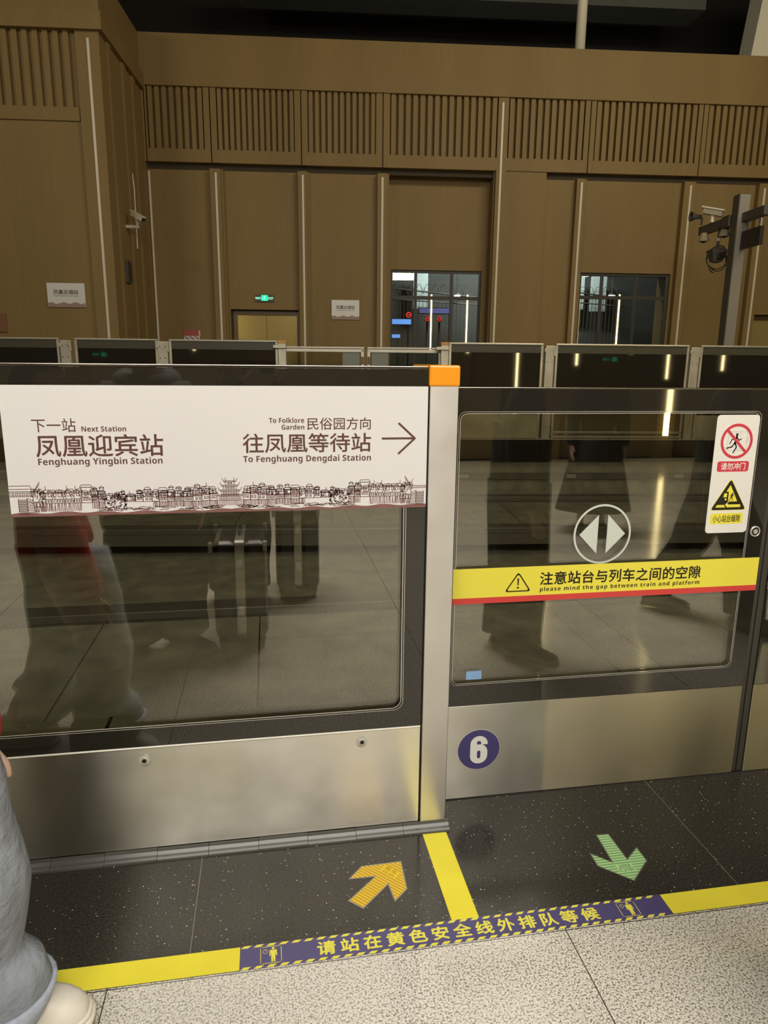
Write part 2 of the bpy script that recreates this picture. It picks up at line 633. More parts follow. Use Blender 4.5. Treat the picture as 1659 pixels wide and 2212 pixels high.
# ================================================================== NEAR PLATFORM
Z0F = 0.31      # floor level of the far platform
struct('floor', MB().box(-9, 16, -6.25, 1.515, -0.25, 0.0), TERRAZZO)
struct('floor_2', MB().box(-9, 16, 1.515, 2.30, -0.25, 0.0), GRANITE)
struct('floor_3', MB().box(-9, 16, 2.30, 2.93, -0.30, -0.012), CONCRETE)
struct('wall_front', MB().box(-9, 16, 2.60, 2.75, -1.5, -0.30), CONCRETE_DARK)
struct('trim_71', MB().box(-9, 16, 2.40, 2.43, -0.012, 0.002), ALU)
struct('trim_73', MB().box(-9, 16, 2.50, 2.515, -0.012, -0.004), RAIL)
struct('trim_74', MB().box(-0.72, -0.706, 2.45, 2.935, -0.30, -0.010), RUBBER)
# hall wall behind the viewer, seen mirrored in the glass
struct('wall_rear', MB().box(-12, 18, -6.75, -6.45, 0.0, 6.0), WOOD)
LED_X = (-6.6, -2.25, 4.5, 6.5, 8.85, 11.0, 12.45, 14.6)
for i, (x, zb) in enumerate(zip(LED_X, (1.9, 1.9, 1.9, 0.37, 1.45, 1.95, 0.95, 1.3))):
    struct('trim_%d' % (i + 1), MB().box(x - 0.16, x + 0.16, -6.45, -6.28, 0.0, 5.6), WOOD)
    t = thing('light_strip', 'lit vertical light strip on the hall pilaster behind the viewer, mirrored in the door glass', 'light', (x, -6.25, zb), group='lit wall light strips behind the viewer')
    link_mesh('diffuser', MB().box(x - 0.04, x + 0.04, -6.275, -6.25, zb, 5.2), LED, t)
    link_mesh('channel', MB().box(x - 0.055, x + 0.055, -6.28, -6.268, zb - 0.01, 5.22), ALU, t)

for x, lb in ((10.2, 'small lit green exit sign on the hall wall behind the viewer, mirrored right'), (-10.6, 'small lit green exit sign on the hall wall behind the viewer, mirrored left')):
    t = thing('rear_exit_sign', lb, 'sign', (x, -6.45, 1.6), group='exit signs behind the viewer')
    link_mesh('sign_case', MB().box(x - 0.34, x + 0.34, -6.45, -6.41, 1.60, 1.80, 0.004), DARK_FRAME, t)
    link_mesh('lit_square', MB().box(x + 0.08, x + 0.28, -6.41, -6.405, 1.62, 1.78), GREEN_EXIT, t)
    link_mesh('lit_arrow', MB().prism([(x - 0.30, 1.70), (x - 0.20, 1.77), (x - 0.20, 1.725), (x - 0.02, 1.725), (x - 0.02, 1.675), (x - 0.20, 1.675), (x - 0.20, 1.63)], lambda a, b, d: Vector((a, -6.41 + d, b)), 0, 0.005), GREEN_EXIT, t)

# ---------------------------------------------------------------- fixed panel on the left
YL, YR, YP = 1.994, 2.125, 1.984
XL = -3.2
pan = thing('platform_screen_panel', 'fixed platform screen panel carrying the large white station sign, left of the steel post', 'screen panel', (-0.64, YL, 0))


def window_frame_mb(x0, x1, z0, z1, hx0, hx1, hz0, hz1, y, r=0.03, th=0.004):
    k = 6
    inner = rrect(hx0, hx1, hz0, hz1, r, k)
    outer = rrect(x0, x1, z0, z1, 0.0005, k)
    return MB().ring_plate(outer, inner, FY(y), -0.002, th)


link_mesh('glass_border', window_frame_mb(XL, 0.462, 0.378, 1.508, XL + 0.08, 0.398, 0.4445, 1.40, YL), FRIT, pan)
link_mesh('glass_pane', MB().box(XL + 0.02, 0.455, YL + 0.010, YL + 0.022, 0.39, 1.50), GLASS, pan)
kp = link_mesh('kick_plate', MB().box(XL, 0.462, YL - 0.004, YL + 0.02, 0.028, 0.374, 0.001), STEEL, pan)
link_mesh('ledge_trim', MB().box(XL, 0.462, YL - 0.0065, YL + 0.01, 0.3735, 0.3785, 0.001), mat('bright_ledge', (0.92, 0.88, 0.78), 0.35), pan)
link_mesh('top_rail', MB().box(XL, 0.462, YL - 0.004, YL + 0.10, 1.509, 1.517, 0.0015), mat('dark_rail_metal', (0.25, 0.23, 0.2), 0.25, 1.0), pan)
lm = MB()
for off, w in ((0.004, 0.0022), (0.0105, 0.0014)):
    line_mb(lm, rrect(XL + 0.08 - off + 0.006, 0.398 + off - 0.006, 0.4445 - off + 0.006, 1.40, 0.03, 6), w, FY(YL), 0.0046, True)
link_mesh('border_line', lm, mat('pale_line', (0.62, 0.58, 0.5), 0.3), pan)
link_mesh('frame_post', MB().box(XL, XL + 0.06, YL + 0.022, YL + 0.12, 0.36, 1.508), FRIT, pan)
link_mesh('frame_post', MB().box(0.405, 0.455, YL + 0.024, YL + 0.12, 0.36, 1.508), FRIT, pan)
link_mesh('base_rail', MB().box(XL, 0.462, YL + 0.02, YL + 0.12, 0.012, 0.36), RUBBER_GREY, pan)
for bx, bz in ((-0.398, 0.334), (0.271, 0.338)):
    b = MB().lathe([(0.0, -0.0046), (0.0165, -0.0046), (0.0185, -0.0055), (0.0185, -0.0070), (0.0110, -0.0075), (0.0105, -0.0105), (0.0, -0.0105)], (bx, YL, bz), 'Y', 8)
    bo = link_mesh('bolt', b, mat('bright_bolt_metal', (0.62, 0.60, 0.53), 0.35, 0.35), pan)
    sub('socket', MB().lathe([(0, -0.0104), (0.0075, -0.0104), (0.0075, -0.0109), (0.0045, -0.0109), (0.0045, -0.0112), (0, -0.0112)], (bx, YL, bz), 'Y', 6), RUBBER, bo)

# sealing strip at the foot of the panel
sm = MB()
n = 24
for i in range(n):
    xa, xb = XL + (0.565 - XL) * i / n, XL + (0.565 - XL) * (i + 1) / n - 0.0012
    prof = [(1.956, 0.0005), (1.9585, 0.006), (1.964, 0.0105), (1.972, 0.0125), (1.980, 0.0195), (1.984, 0.026), (1.990, 0.026), (1.990, 0.0005)]
    dz = 0.0006 * math.sin(i * 2.3)
    sm.loft([[(x, y, z + dz * (z > 0.004)) for y, z in prof] for x in (xa, xb)])
tag(link_mesh('sealing_strip', sm, SEAL_GREY), 'grey glossy jointed sealing strip along the floor below the large station sign', 'sealing strip')

# ---------------------------------------------------------------- station sign on the panel
sign = thing('station_sign', 'large white station direction sign with brown lettering, arrow and old-town line drawing', 'sign', (-0.12, YL, 1.10))
YS = YL - 0.0046
link_mesh('sign_board', MB().box(-0.70, 0.4625, YS - 0.0012, YS, 1.1025, 1.460), WHITE, sign)
FS = FY(YS)
for body, x0, x1, z0, z1, off in (
        ('下一站', -0.626, -0.514, 1.3345, 1.3715, 0.004), ('Next Station', -0.500, -0.384, 1.3355, 1.3505, 0.012),
        ('凤凰迎宾站', -0.621, -0.288, 1.2665, 1.328, 0.012), ('Fenghuang Yingbin Station', -0.618, -0.293, 1.2395, 1.264, 0.016),
        ('To Folklore', 0.003, 0.102, 1.3565, 1.3715, 0.012), ('Garden', 0.038, 0.102, 1.3375, 1.352, 0.012),
        ('民俗园方向', 0.110, 0.294, 1.3365, 1.3715, 0.006), ('往凤凰等待站', -0.072, 0.295, 1.2715, 1.327, 0.012),
        ('To Fenghuang Dengdai Station', -0.072, 0.295, 1.240, 1.2645, 0.016)):
    link_mesh('lettering', text_mb(body, x0, x1, z0, z1, FS, 0.0012, off), INK, sign)
am = MB()
line_mb(am, [(0.329, 1.310), (0.424, 1.310)], 0.0058, FS, 0.0017)
line_mb(am, [(0.3775, 1.3535), (0.4245, 1.3105)], 0.0058, FS, 0.0018)
line_mb(am, [(0.4245, 1.3095), (0.3775, 1.2660)], 0.0058, FS, 0.0019)
link_mesh('arrow_mark', am, INK, sign)


def skyline():
    """riverside old-town frieze drawn in thin lines, mirrored about a gate tower"""
    rnd = random.Random(5)
    L = []          # polylines in (s, h): s distance from the middle, h above the sign's lower edge
    W = 0.0016

    def pl(*pts):
        L.append(list(pts))

    def rect(s0, s1, h0, h1):
        pl((s0, h0), (s1, h0), (s1, h1), (s0, h1), (s0, h0))

    def roof(s0, s1, h, rh, slant=0.003):
        pl((s0 - 0.002, h), (s0 + slant, h + rh), (s1 - slant, h + rh), (s1 + 0.002, h), (s0 - 0.002, h))

    def horn(s, h, d):
        pl((s, h), (s + d * 0.002, h + 0.004), (s + d * 0.0022, h + 0.009))
    # gate tower (right half; the mirrored copy closes it)
    for h0, w, hh in ((0.028, 0.030, 0.012), (0.042, 0.024, 0.010), (0.055, 0.018, 0.009), (0.067, 0.012, 0.008)):
        pl((0, h0), (w, h0)); pl((w, h0), (w, h0 + hh)); pl((0, h0 + hh), (w + 0.004, h0 + hh))
        pl((w + 0.001, h0 + hh), (w + 0.006, h0 + hh + 0.003), (w + 0.009, h0 + hh + 0.009))
        pl((0, h0 + hh + 0.003), (w + 0.002, h0 + hh + 0.003))
        for k in range(int(w / 0.007)):
            rect(0.002 + k * 0.007, 0.0055 + k * 0.007, h0 + 0.003, h0 + hh - 0.002)
    horn(0.010, 0.077, 1)
    for k in range(9):
        s = 0.002 + k * 0.0042
        pl((s, 0.016), (s + 0.001 * math.sin(k), 0.028))
    s = 0.036
    # stilt houses of several storeys
    def houses(s, s_end, hmin, hmax, stilts=True):
        while s < s_end - 0.008:
            w = rnd.uniform(0.017, 0.030)
            if s + w > s_end:
                w = s_end - s
            hb = 0.030 + rnd.uniform(-0.002, 0.002)
            ht = rnd.uniform(hmin, hmax)
            rect(s, s + w, hb, ht)
            nf = 2 if ht > 0.048 else 1
            fh = (ht - hb) / nf
            for f in range(nf):
                if f:
                    pl((s, hb + f * fh), (s + w, hb + f * fh))
                    pl((s - 0.001, hb + f * fh + 0.002), (s + w + 0.001, hb + f * fh + 0.002))
                nw = rnd.choice((1, 2, 2, 3))
                ww = w / (nw + 0.6)
                for q in range(nw):
                    a = s + 0.003 + q * ww
                    rect(a, a + min(0.0045, ww - 0.002), hb + f * fh + fh * 0.35, hb + f * fh + fh * 0.72)
                    if rnd.random() < 0.4:
                        a2 = a + 0.0008
                        pl((a2, hb + f * fh + fh * 0.40), (a2 + 0.0024, hb + f * fh + fh * 0.40))
            rh = rnd.uniform(0.004, 0.008)
            roof(s, s + w, ht, rh)
            if rnd.random() < 0.5:
                w2 = w * 0.55
                rect(s + w * 0.2, s + w * 0.2 + w2, ht + rh, ht + rh + 0.006)
                roof(s + w * 0.2, s + w * 0.2 + w2, ht + rh + 0.006, 0.0035)
            if rnd.random() < 0.4:
                horn(s + w * 0.5, ht + rh, rnd.choice((-1, 1)))
            if stilts:
                k = s + 0.001
                while k < s + w:
                    pl((k, 0.014 + rnd.uniform(0, 0.003)), (k + rnd.uniform(-0.0012, 0.0012), hb))
                    k += rnd.uniform(0.0022, 0.0042)
            s += w + rnd.uniform(-0.001, 0.001)
        return s
    # roofs of the back row peeping over the front houses
    q0 = 0.040
    while q0 < 0.52:
        w = rnd.uniform(0.012, 0.022)
        h = rnd.uniform(0.050, 0.060) - (0.008 if 0.22 < q0 < 0.33 else 0)
        rect(q0, q0 + w, h - 0.012, h); roof(q0, q0 + w, h, rnd.uniform(0.004, 0.007))
        rect(q0 + w * 0.3, q0 + w * 0.55, h - 0.009, h - 0.003)
        q0 += w + rnd.uniform(0.0, 0.008)
    s = houses(s, 0.215, 0.046, 0.060)
    s = houses(s, 0.300, 0.042, 0.054, False)
    # lower rows in front of the taller ones, shrubs and water
    for k in range(70):
        a = rnd.uniform(0.285, 0.345)
        h = rnd.uniform(0.014, 0.052)
        r = rnd.uniform(0.0015, 0.004)
        t0 = rnd.uniform(0, 6)
        pl(*[(a + r * math.cos(t0 + q * 0.7), h + r * math.sin(t0 + q * 0.7)) for q in range(6)])
    s = houses(0.340, 0.375, 0.050, 0.058)
    # tall gabled house
    rect(0.376, 0.402, 0.030, 0.068); roof(0.374, 0.404, 0.068, 0.006)
    for q in range(3):
        rect(0.380 + q * 0.007, 0.3835 + q * 0.007, 0.050, 0.056); rect(0.380 + q * 0.007, 0.3835 + q * 0.007, 0.036, 0.042)
    # long slanted roofs
    s = 0.404
    while s < 0.50:
        w = rnd.uniform(0.020, 0.032)
        pl((s, 0.040), (s + 0.006, 0.054), (s + w, 0.054), (s + w - 0.006, 0.040), (s, 0.040))
        rect(s, s + w - 0.004, 0.030, 0.040)
        for q in range(3):
            rect(s + 0.003 + q * 0.007, s + 0.006 + q * 0.007, 0.033, 0.0372)
        roof(s + 0.003, s + w * 0.8, 0.056, 0.007, 0.006)
        if rnd.random() < 0.7:
            horn(s + w * 0.5, 0.063, 1)
        k = s + 0.001
        while k < s + w:
            pl((k, 0.010 + rnd.uniform(0, 0.002)), (k + rnd.uniform(-0.003, 0.003), 0.030))
            k += rnd.uniform(0.0028, 0.0045)
        s += w
    pl((0.498, 0.056), (0.507, 0.066), (0.517, 0.056), (0.498, 0.056))
    for k in range(26):
        a = rnd.uniform(0.495, 0.530)
        h = rnd.uniform(0.030, 0.060)
        pl((a, h), (a + rnd.uniform(-0.006, 0.006), h + rnd.uniform(0.003, 0.010)))
    for q in range(4):
        rect(0.497 + q * 0.008, 0.5035 + q * 0.008, 0.022, 0.034)
        pl((0.499 + q * 0.008, 0.010), (0.498 + q * 0.008, 0.022)); pl((0.502 + q * 0.008, 0.010), (0.503 + q * 0.008, 0.022))
    # bridge with arches and its covered house
    for r in (0.024, 0.028):
        pl(*[(0.545 - r * math.cos(q * PI / 16), 0.008 + r * 1.25 * math.sin(q * PI / 16)) for q in range(9)])
        pl(*[(0.586 + r * math.cos(q * PI / 16), 0.008 + r * 1.25 * math.sin(q * PI / 16)) for q in range(9)])
    for q in range(7):
        pl((0.5220 + q * 0.0015, 0.010 + q * 0.004), (0.543, 0.010 + q * 0.004))
    for q in range(9):
        h = 0.004 + q * 0.0042
        pl((0.5435, h), (0.5665, h))
        for w in range(5):
            a = 0.545 + w * 0.0048 + (q % 2) * 0.0022
            pl((a, h), (a, h + 0.0042))
    pl((0.5435, 0.004), (0.5435, 0.042)); pl((0.5665, 0.004), (0.5665, 0.042))
    rect(0.528, 0.586, 0.048, 0.060)
    for q in range(6):
        rect(0.531 + q * 0.009, 0.536 + q * 0.009, 0.0505, 0.0565)
    pl((0.522, 0.060), (0.586, 0.060)); pl((0.530, 0.066), (0.586, 0.066)); pl((0.534, 0.074), (0.586, 0.074)); pl((0.522, 0.060), (0.530, 0.066), (0.534, 0.074))
    for q in range(5):
        horn(0.524 - q * 0.003, 0.058 + q * 0.004, -1)
    # water lines
    for k in range(46):
        a = rnd.uniform(0.0, 0.34); h = rnd.uniform(0.008, 0.017); w = rnd.uniform(0.012, 0.04)
        pl(*[(a + w * q / 5, h + 0.0012 * math.sin(q * 1.7 + k)) for q in range(6)])
    mb = MB()
    C0 = -0.112
    for sgn in (1, -1):
        for poly in L:
            pts = [(C0 + sgn * a, 1.1025 + h * 1.14 + 0.002) for a, h in poly if -0.6995 < C0 + sgn * a < 0.4615]
            if len(pts) > 1:
                line_mb(mb, pts, W, FS, 0.0016)
    return mb, C0


smb, C0 = skyline()
link_mesh('town_drawing', smb, INK_LINE, sign)
bmb = MB()
top = []
for i in range(121):
    x = -0.70 + (0.4625 + 0.70) * i / 120
    s = abs(x - C0)
    h = 0.0085 + 0.0025 * math.sin(s * 60) + (0.002 if s > 0.35 else 0)
    top.append((x, 1.1025 + h))
for i in range(120):
    bmb.quad(FS(top[i][0], 1.1025, 0.0015), FS(top[i + 1][0], 1.1025, 0.0015), FS(*top[i + 1], 0.0015), FS(*top[i], 0.0015))
link_mesh('ground_band', bmb, BAND, sign)
wl = MB()
line_mb(wl, [(x, z + 0.0004) for x, z in top], 0.0012, FS, 0.0018)
link_mesh('bank_line', wl, WHITE, sign)

# ---------------------------------------------------------------- steel post
post = thing('steel_post', 'brushed steel post with an orange cap beside the white station sign', 'post', (0.51, YP, 0))
link_mesh('post_body', MB().box(0.467, 0.5535, YP, YP + 0.24, 0.027, 1.462, 0.002), STEEL_POST, post)
link_mesh('cap', MB().box(0.4635, 0.5565, YP - 0.003, YP + 0.245, 1.4595, 1.521, 0.006), ORANGE, post)
link_mesh('base_seal', MB().box(0.470, 0.551, YP + 0.006, YP + 0.235, 0.0, 0.028), RUBBER, post)
link_mesh('side_gasket', MB().box(0.4625, 0.4675, YP + 0.012, YP + 0.2, 0.02, 1.46), RUBBER, post)

# ---------------------------------------------------------------- sliding doors
def sliding_door(x0, x1, hx0, hx1, label):
    d = thing('sliding_door', label, 'door', ((x0 + x1) / 2, YR, 0.0), group='platform sliding doors')
    link_mesh('glass_border', window_frame_mb(x0, x1, 0.365, 1.449, hx0, hx1, 0.446, 1.3735, YR, 0.022), FRIT, d)
    link_mesh('glass_pane', MB().box(x0 + 0.004, x1 - 0.004, YR + 0.010, YR + 0.022, 0.37, 1.445), GLASS, d)
    link_mesh('kick_plate', MB().box(x0, x1, YR - 0.004, YR + 0.02, 0.004, 0.363, 0.001), STEEL, d)
    link_mesh('top_rail', MB().box(x0, x1, YR - 0.004, YR + 0.035, 1.449, 1.4535, 0.001), mat('dark_rail_metal'), d)
    q = MB()
    for off, w in ((0.004, 0.0016), (0.0095, 0.0012)):
        line_mb(q, rrect(hx0 - off + 0.006, hx1 + off - 0.006, 0.446 - off + 0.006, 1.3735 + off - 0.006, 0.022, 6), w, FY(YR), 0.0046, True)
    link_mesh('border_line', q, mat('pale_line'), d)
    return d


door_a = sliding_door(0.560, 1.719, 0.598, 1.655, 'sliding glass door half with yellow warning banner, right of the orange-capped post')
BOLT = mat('bright_bolt_metal', (0.62, 0.60, 0.53), 0.35, 0.35)
lk = link_mesh('lock', MB().lathe([(0, -0.004), (0.0195, -0.004), (0.0195, -0.0070), (0.0175, -0.0085), (0.0160, -0.0070), (0.0, -0.0070)], (1.688, YR, 0.956), 'Y', 28), BOLT, door_a)
sub('lock_barrel', MB().lathe([(0, -0.0068), (0.0145, -0.0068), (0.0145, -0.0074), (0, -0.0074)], (1.688, YR, 0.956), 'Y', 24), RUBBER, lk)
sub('keyhole', MB().lathe([(0, -0.0073), (0.0085, -0.0073), (0.0085, -0.0084), (0.0060, -0.0084), (0.0060, -0.0076), (0.0036, -0.0076), (0.0036, -0.0084), (0, -0.0084)], (1.688, YR, 0.956), 'Y', 16), BOLT, lk)
link_mesh('edge_seal', MB().box(1.7195, 1.7395, YR + 0.002, YR + 0.03, 0.004, 1.449, 0.003), RUBBER_GREY, door_a)
door_b = sliding_door(1.7660, 2.925, 1.825, 2.885, 'sliding glass door half cut off by the right edge of the picture')
link_mesh('edge_seal', MB().box(1.7435, 1.7655, YR + 0.002, YR + 0.03, 0.004, 1.449, 0.003), RUBBER_GREY, door_b)
tag(link_mesh('door_sill', MB().box(0.556, 3.0, YR - 0.002, YR + 0.06, -0.004, 0.0035), RUBBER), 'dark sill strip on the floor under the sliding doors', 'sill')

YD = YR - 0.0048
FD = FY(YD)


def banner(x0, x1, label, text):
    b = thing('warning_banner', label, 'sticker', ((x0 + x1) / 2, YD, 0.735), group='yellow warning banners on the doors')
    link_mesh('banner_film', MB().box(x0, x1, YD - 0.0006, YD, 0.7435, 0.860), YELLOW_B, b)
    link_mesh('red_stripe', MB().box(x0, x1, YD - 0.0008, YD, 0.737, 0.7575), RED, b)
    if text:
        link_mesh('lettering', text_mb('注意站台与列车之间的空隙', 0.896, 1.494, 0.792, 0.839, FD, 0.0007, 0.019, spacing=1.03), BLACK_INK, b)
        link_mesh('lettering', text_mb('please mind the gap between train and platform', 0.898, 1.493, 0.766, 0.7855, FD, 0.0007, 0.014, spacing=1.18), BLACK_INK, b)
        w = MB()
        tri = [(0.819, 0.843), (0.772, 0.773), (0.866, 0.773)]

        def rtri(t, ins, r, k=5):
            c = (sum(p[0] for p in t) / 3, sum(p[1] for p in t) / 3)
            out = []
            P = [Vector(p) for p in t]
            sc = 1 - ins
            P = [Vector(c) + (p - Vector(c)) * sc for p in P]
            for i in range(3):
                p, a, e = P[i], P[i - 1], P[(i + 1) % 3]
                da, de = (a - p).normalized(), (e - p).normalized()
                for q in range(k + 1):
                    tt = q / k
                    m0, m1 = p + da * r, p + de * r
                    out.append(tuple((m0 * (1 - tt) ** 2 + p * 2 * tt * (1 - tt) + m1 * tt ** 2)))
            return out
        w.ring_plate(rtri(tri, 0.0, 0.012), rtri(tri, 0.16, 0.010), FD, 0.0007, 0.0011)
        w.prism([(0.8160, 0.820), (0.8220, 0.820), (0.8208, 0.7955), (0.8172, 0.7955)], FD, 0.0007, 0.0011)
        w.prism(circle(0.819, 0.787, 0.0036, 14), FD, 0.0007, 0.0011)
        link_mesh('warning_symbol', w, BLACK_INK, b)
        return rtri


rtri = banner(0.592, 1.7185, 'yellow warning banner with black text across the door right of the steel post', True)
banner(1.766, 2.92, 'yellow warning banner sliver on the next door at the right edge', False)

# door symbol: ring and two triangles
sy = thing('door_symbol', 'pale ring sticker with two outward triangles on the door glass above the yellow banner', 'sticker', (1.117, YD, 0.86))
YG = YR + 0.0095
FG = FY(YG)
rm = MB().ring_plate(circle(1.1175, 0.9605, 0.1045, 56), circle(1.1175, 0.9605, 0.0975, 56), FG, 0, 0.0006)
link_mesh('ring', rm, PALE, sy)
link_mesh('triangle', poly_plate([(1.034, 0.9605), (1.1005, 1.0285), (1.1005, 0.8925)], FG, 0, 0.0006), PALE, sy)
link_mesh('triangle', poly_plate([(1.2010, 0.9605), (1.1340, 0.8925), (1.1340, 1.0285)], FG, 0, 0.0006), PALE, sy)

# warning sticker
ws = thing('warning_sticker', 'tall white sticker with a red no-rushing circle and yellow gap warning triangle', 'sticker', (1.571, YD, 0.955))
link_mesh('sticker_sheet', poly_plate(rrect(1.4925, 1.6515, 0.955, 1.3655, 0.013), FD, 0, 0.0006), WHITE2, ws)
dm = MB()
for s in ([(1.541, 1.2445), (1.541, 1.308), (1.612, 1.308), (1.612, 1.2445), (1.541, 1.2445)], [(1.576, 1.2445), (1.576, 1.308)], [(1.5845, 1.2445), (1.5845, 1.308)],
          [(1.6105, 1.274), (1.6105, 1.287), (1.6185, 1.287), (1.6185, 1.274), (1.6105, 1.274)]):
    line_mb(dm, s, 0.0009, FD, 0.0008)
link_mesh('door_drawing', dm, GREY_INK, ws)
fm = MB().prism(circle(1.573, 1.2985, 0.0047, 16), FD, 0.0006, 0.0010)
for s, w in (([(1.5725, 1.291), (1.568, 1.268)], 0.008), ([(1.573, 1.289), (1.583, 1.279), (1.590, 1.2835)], 0.0036), ([(1.570, 1.289), (1.555, 1.281), (1.549, 1.268)], 0.0036),
             ([(1.5685, 1.270), (1.575, 1.256), (1.565, 1.237)], 0.0045), ([(1.567, 1.270), (1.558, 1.257), (1.539, 1.2525)], 0.0045)):
    line_mb(fm, s, w, FD, 0.0010)
link_mesh('running_figure', fm, BLACK_INK, ws)
rg = MB().ring_plate(circle(1.574, 1.276, 0.0600, 48), circle(1.574, 1.276, 0.0505, 48), FD, 0.0006, 0.0012)
line_mb(rg, [(1.5375, 1.3125), (1.6105, 1.2395)], 0.0095, FD, 0.0013)
link_mesh('prohibition_ring', rg, mat('crimson_ink', (0.62, 0.045, 0.075), 0.4), ws)
lab = link_mesh('caption_plate', poly_plate(rrect(1.511, 1.6305, 1.1715, 1.2075, 0.008), FD, 0.0006, 0.0009), mat('crimson_ink'), ws)
sub('lettering', text_mb('请勿冲门', 1.525, 1.6175, 1.177, 1.2025, FD, 0.0009, 0.013), WHITE2, lab)
T3 = [(1.571, 1.1455), (1.504, 1.037), (1.638, 1.037)]
link_mesh('triangle_rim', poly_plate(rtri(T3, -0.05, 0.012), FD, 0.0006, 0.0007), YELLOW_B, ws)
link_mesh('triangle', poly_plate(rtri(T3, 0.0, 0.012), FD, 0.0006, 0.0009), BLACK_INK, ws)
ym = MB()
ym.prism([(1.571, 1.1245), (1.5575, 1.102), (1.567, 1.1005), (1.567, 1.062), (1.602, 1.066), (1.6025, 1.0675)], FD, 0.0009, 0.0011)
ym.prism([(1.522, 1.046), (1.527, 1.055), (1.553, 1.055), (1.560, 1.046)], FD, 0.0009, 0.0011)
ym.prism([(1.566, 1.046), (1.557, 1.056), (1.5655, 1.0625), (1.5695, 1.056), (1.6155, 1.056), (1.6175, 1.046)], FD, 0.0009, 0.0011)
ym.prism([(1.5475, 1.082), (1.5505, 1.096), (1.561, 1.096), (1.561, 1.082)], FD, 0.0009, 0.0012)
ym.prism(circle(1.5575, 1.0745, 0.0038, 14), FD, 0.0009, 0.0012)
link_mesh('train_drawing', ym, YELLOW_B, ws)
f2 = MB().prism(circle(1.5825, 1.0945, 0.0026, 12), FD, 0.0011, 0.0014)
for s, w in (([(1.581, 1.091), (1.5785, 1.082)], 0.0062), ([(1.5825, 1.090), (1.589, 1.086)], 0.0018), ([(1.579, 1.090), (1.571, 1.087)], 0.0018), ([(1.579, 1.082), (1.583, 1.077), (1.5815, 1.070)], 0.0024), ([(1.578, 1.082), (1.574, 1.075), (1.570, 1.070)], 0.0024)):
    line_mb(f2, s, w, FD, 0.0014)
f2.box(1.5695, 1.603, YD - 0.0014, YD - 0.0009, 1.0605, 1.0665)
link_mesh('figure_on_platform', f2, BLACK_INK, ws)
lab = link_mesh('caption_plate', poly_plate(rrect(1.507, 1.6315, 0.987, 1.0255, 0.008), FD, 0.0006, 0.0009), YELLOW_B, ws)
sub('lettering', text_mb('小心站台缝隙', 1.5165, 1.6215, 0.993, 1.0195, FD, 0.0009, 0.011), BLACK_INK, lab)

# number disc
nd = thing('number_disc', 'round purple sticker with a white number 6 on the steel kick plate', 'sticker', (0.707, YD, 0.115))
YN = YR - 0.0042
FN = FY(YN)
link_mesh('disc_edge', poly_plate(circle(0.7065, 0.1915, 0.0775, 56), FN, 0, 0.0004), mat('pale_line'), nd)
link_mesh('disc', poly_plate(circle(0.7065, 0.1915, 0.0762, 56), FN, 0.0004, 0.0007), PURPLE, nd)


def six_mb():
    """heavy condensed numeral 6, built from its outlines"""
    cx, z0, z1, w = 0.7065, 0.1375, 0.2440, 0.0315
    out, inn = [], []
    k = 12
    bowl = rrect(cx - w, cx + w, z0, z0 + 0.074, 0.030, k)
    bin_ = rrect(cx - 0.0062, cx + 0.0062, z0 + 0.0195, z0 + 0.050, 0.006, k)
    mb = MB().ring_plate(bowl, bin_, FN, 0.0007, 0.0011)
    pts = [(cx - w, z0 + 0.03)]
    pts += [(cx - w, z1 - 0.030)]
    for i in range(1, k + 1):
        a = PI - PI * i / k
        pts.append((cx + w * math.cos(a), z1 - 0.030 + 0.030 * math.sin(a)))
    pts += [(cx + w, z1 - 0.0335), (cx + 0.0075, z1 - 0.0335), (cx + 0.0075, z1 - 0.025)]
    for i in range(1, 7):
        a = PI * i / 6
        pts.append((cx + 0.0075 * math.cos(a) - 0.0005, z1 - 0.025 + 0.006 * math.sin(a)))
    pts += [(cx - 0.0078, z0 + 0.064), (cx - 0.0080, z0 + 0.03)]
    mb.prism(pts, FN, 0.00075, 0.00112)
    return mb


link_mesh('number', six_mb(), mat('white_numeral', (0.8, 0.79, 0.72), 0.4), nd)

bl = thing('small_label', 'small light blue paper label stuck low on the door glass', 'label', (0.681, YG, 0.455))
link_mesh('paper', MB().box(0.6535, 0.7085, YG - 0.0006, YG, 0.4545, 0.4855), BLUE_LABEL, bl)
pm = MB()
for (a, b, z) in ((0.680, 0.703, 0.4745), (0.673, 0.703, 0.4655), (0.690, 0.702, 0.4600)):
    line_mb(pm, [(a, z), (b, z)], 0.0012, FG, 0.0008)
link_mesh('faint_print', pm, mat('faint_print', (0.16, 0.27, 0.45), 0.5), bl)

# ---------------------------------------------------------------- floor markings
ZT = 0.0006
def floor_plate(name, pts, m, z0=0.0001, z1=ZT, parent=None):
    return link_mesh(name, poly_plate(pts, FZ, z0, z1), m, parent)


tag(floor_plate('yellow_tape', [(-4.5, 1.517), (-0.1085, 1.517), (-0.1085, 1.5895), (-4.5, 1.5895)], YELLOW), 'yellow safety line tape on the floor left of the purple waiting strip', 'floor tape', 'yellow safety line tapes')
tag(floor_plate('yellow_tape', [(1.1045, 1.517), (6.0, 1.517), (6.0, 1.5895), (1.1045, 1.5895)], YELLOW), 'yellow safety line tape on the floor right of the purple waiting strip', 'floor tape', 'yellow safety line tapes')
tag(floor_plate('yellow_tape', [(0.4725, 1.591), (0.5515, 1.591), (0.5505, 1.9555), (0.4705, 1.9555)], YELLOW), 'yellow tape running from the purple strip to the foot of the steel post', 'floor tape', 'yellow safety line tapes')
ps = thing('waiting_strip', 'purple floor strip with yellow characters and hazard edges', 'floor sticker', (0.5, 1.553, 0))
floor_plate('strip_film', [(-0.1075, 1.515), (1.1035, 1.515), (1.1035, 1.591), (-0.1075, 1.591)], PURPLE, 0.0001, 0.0007, ps)
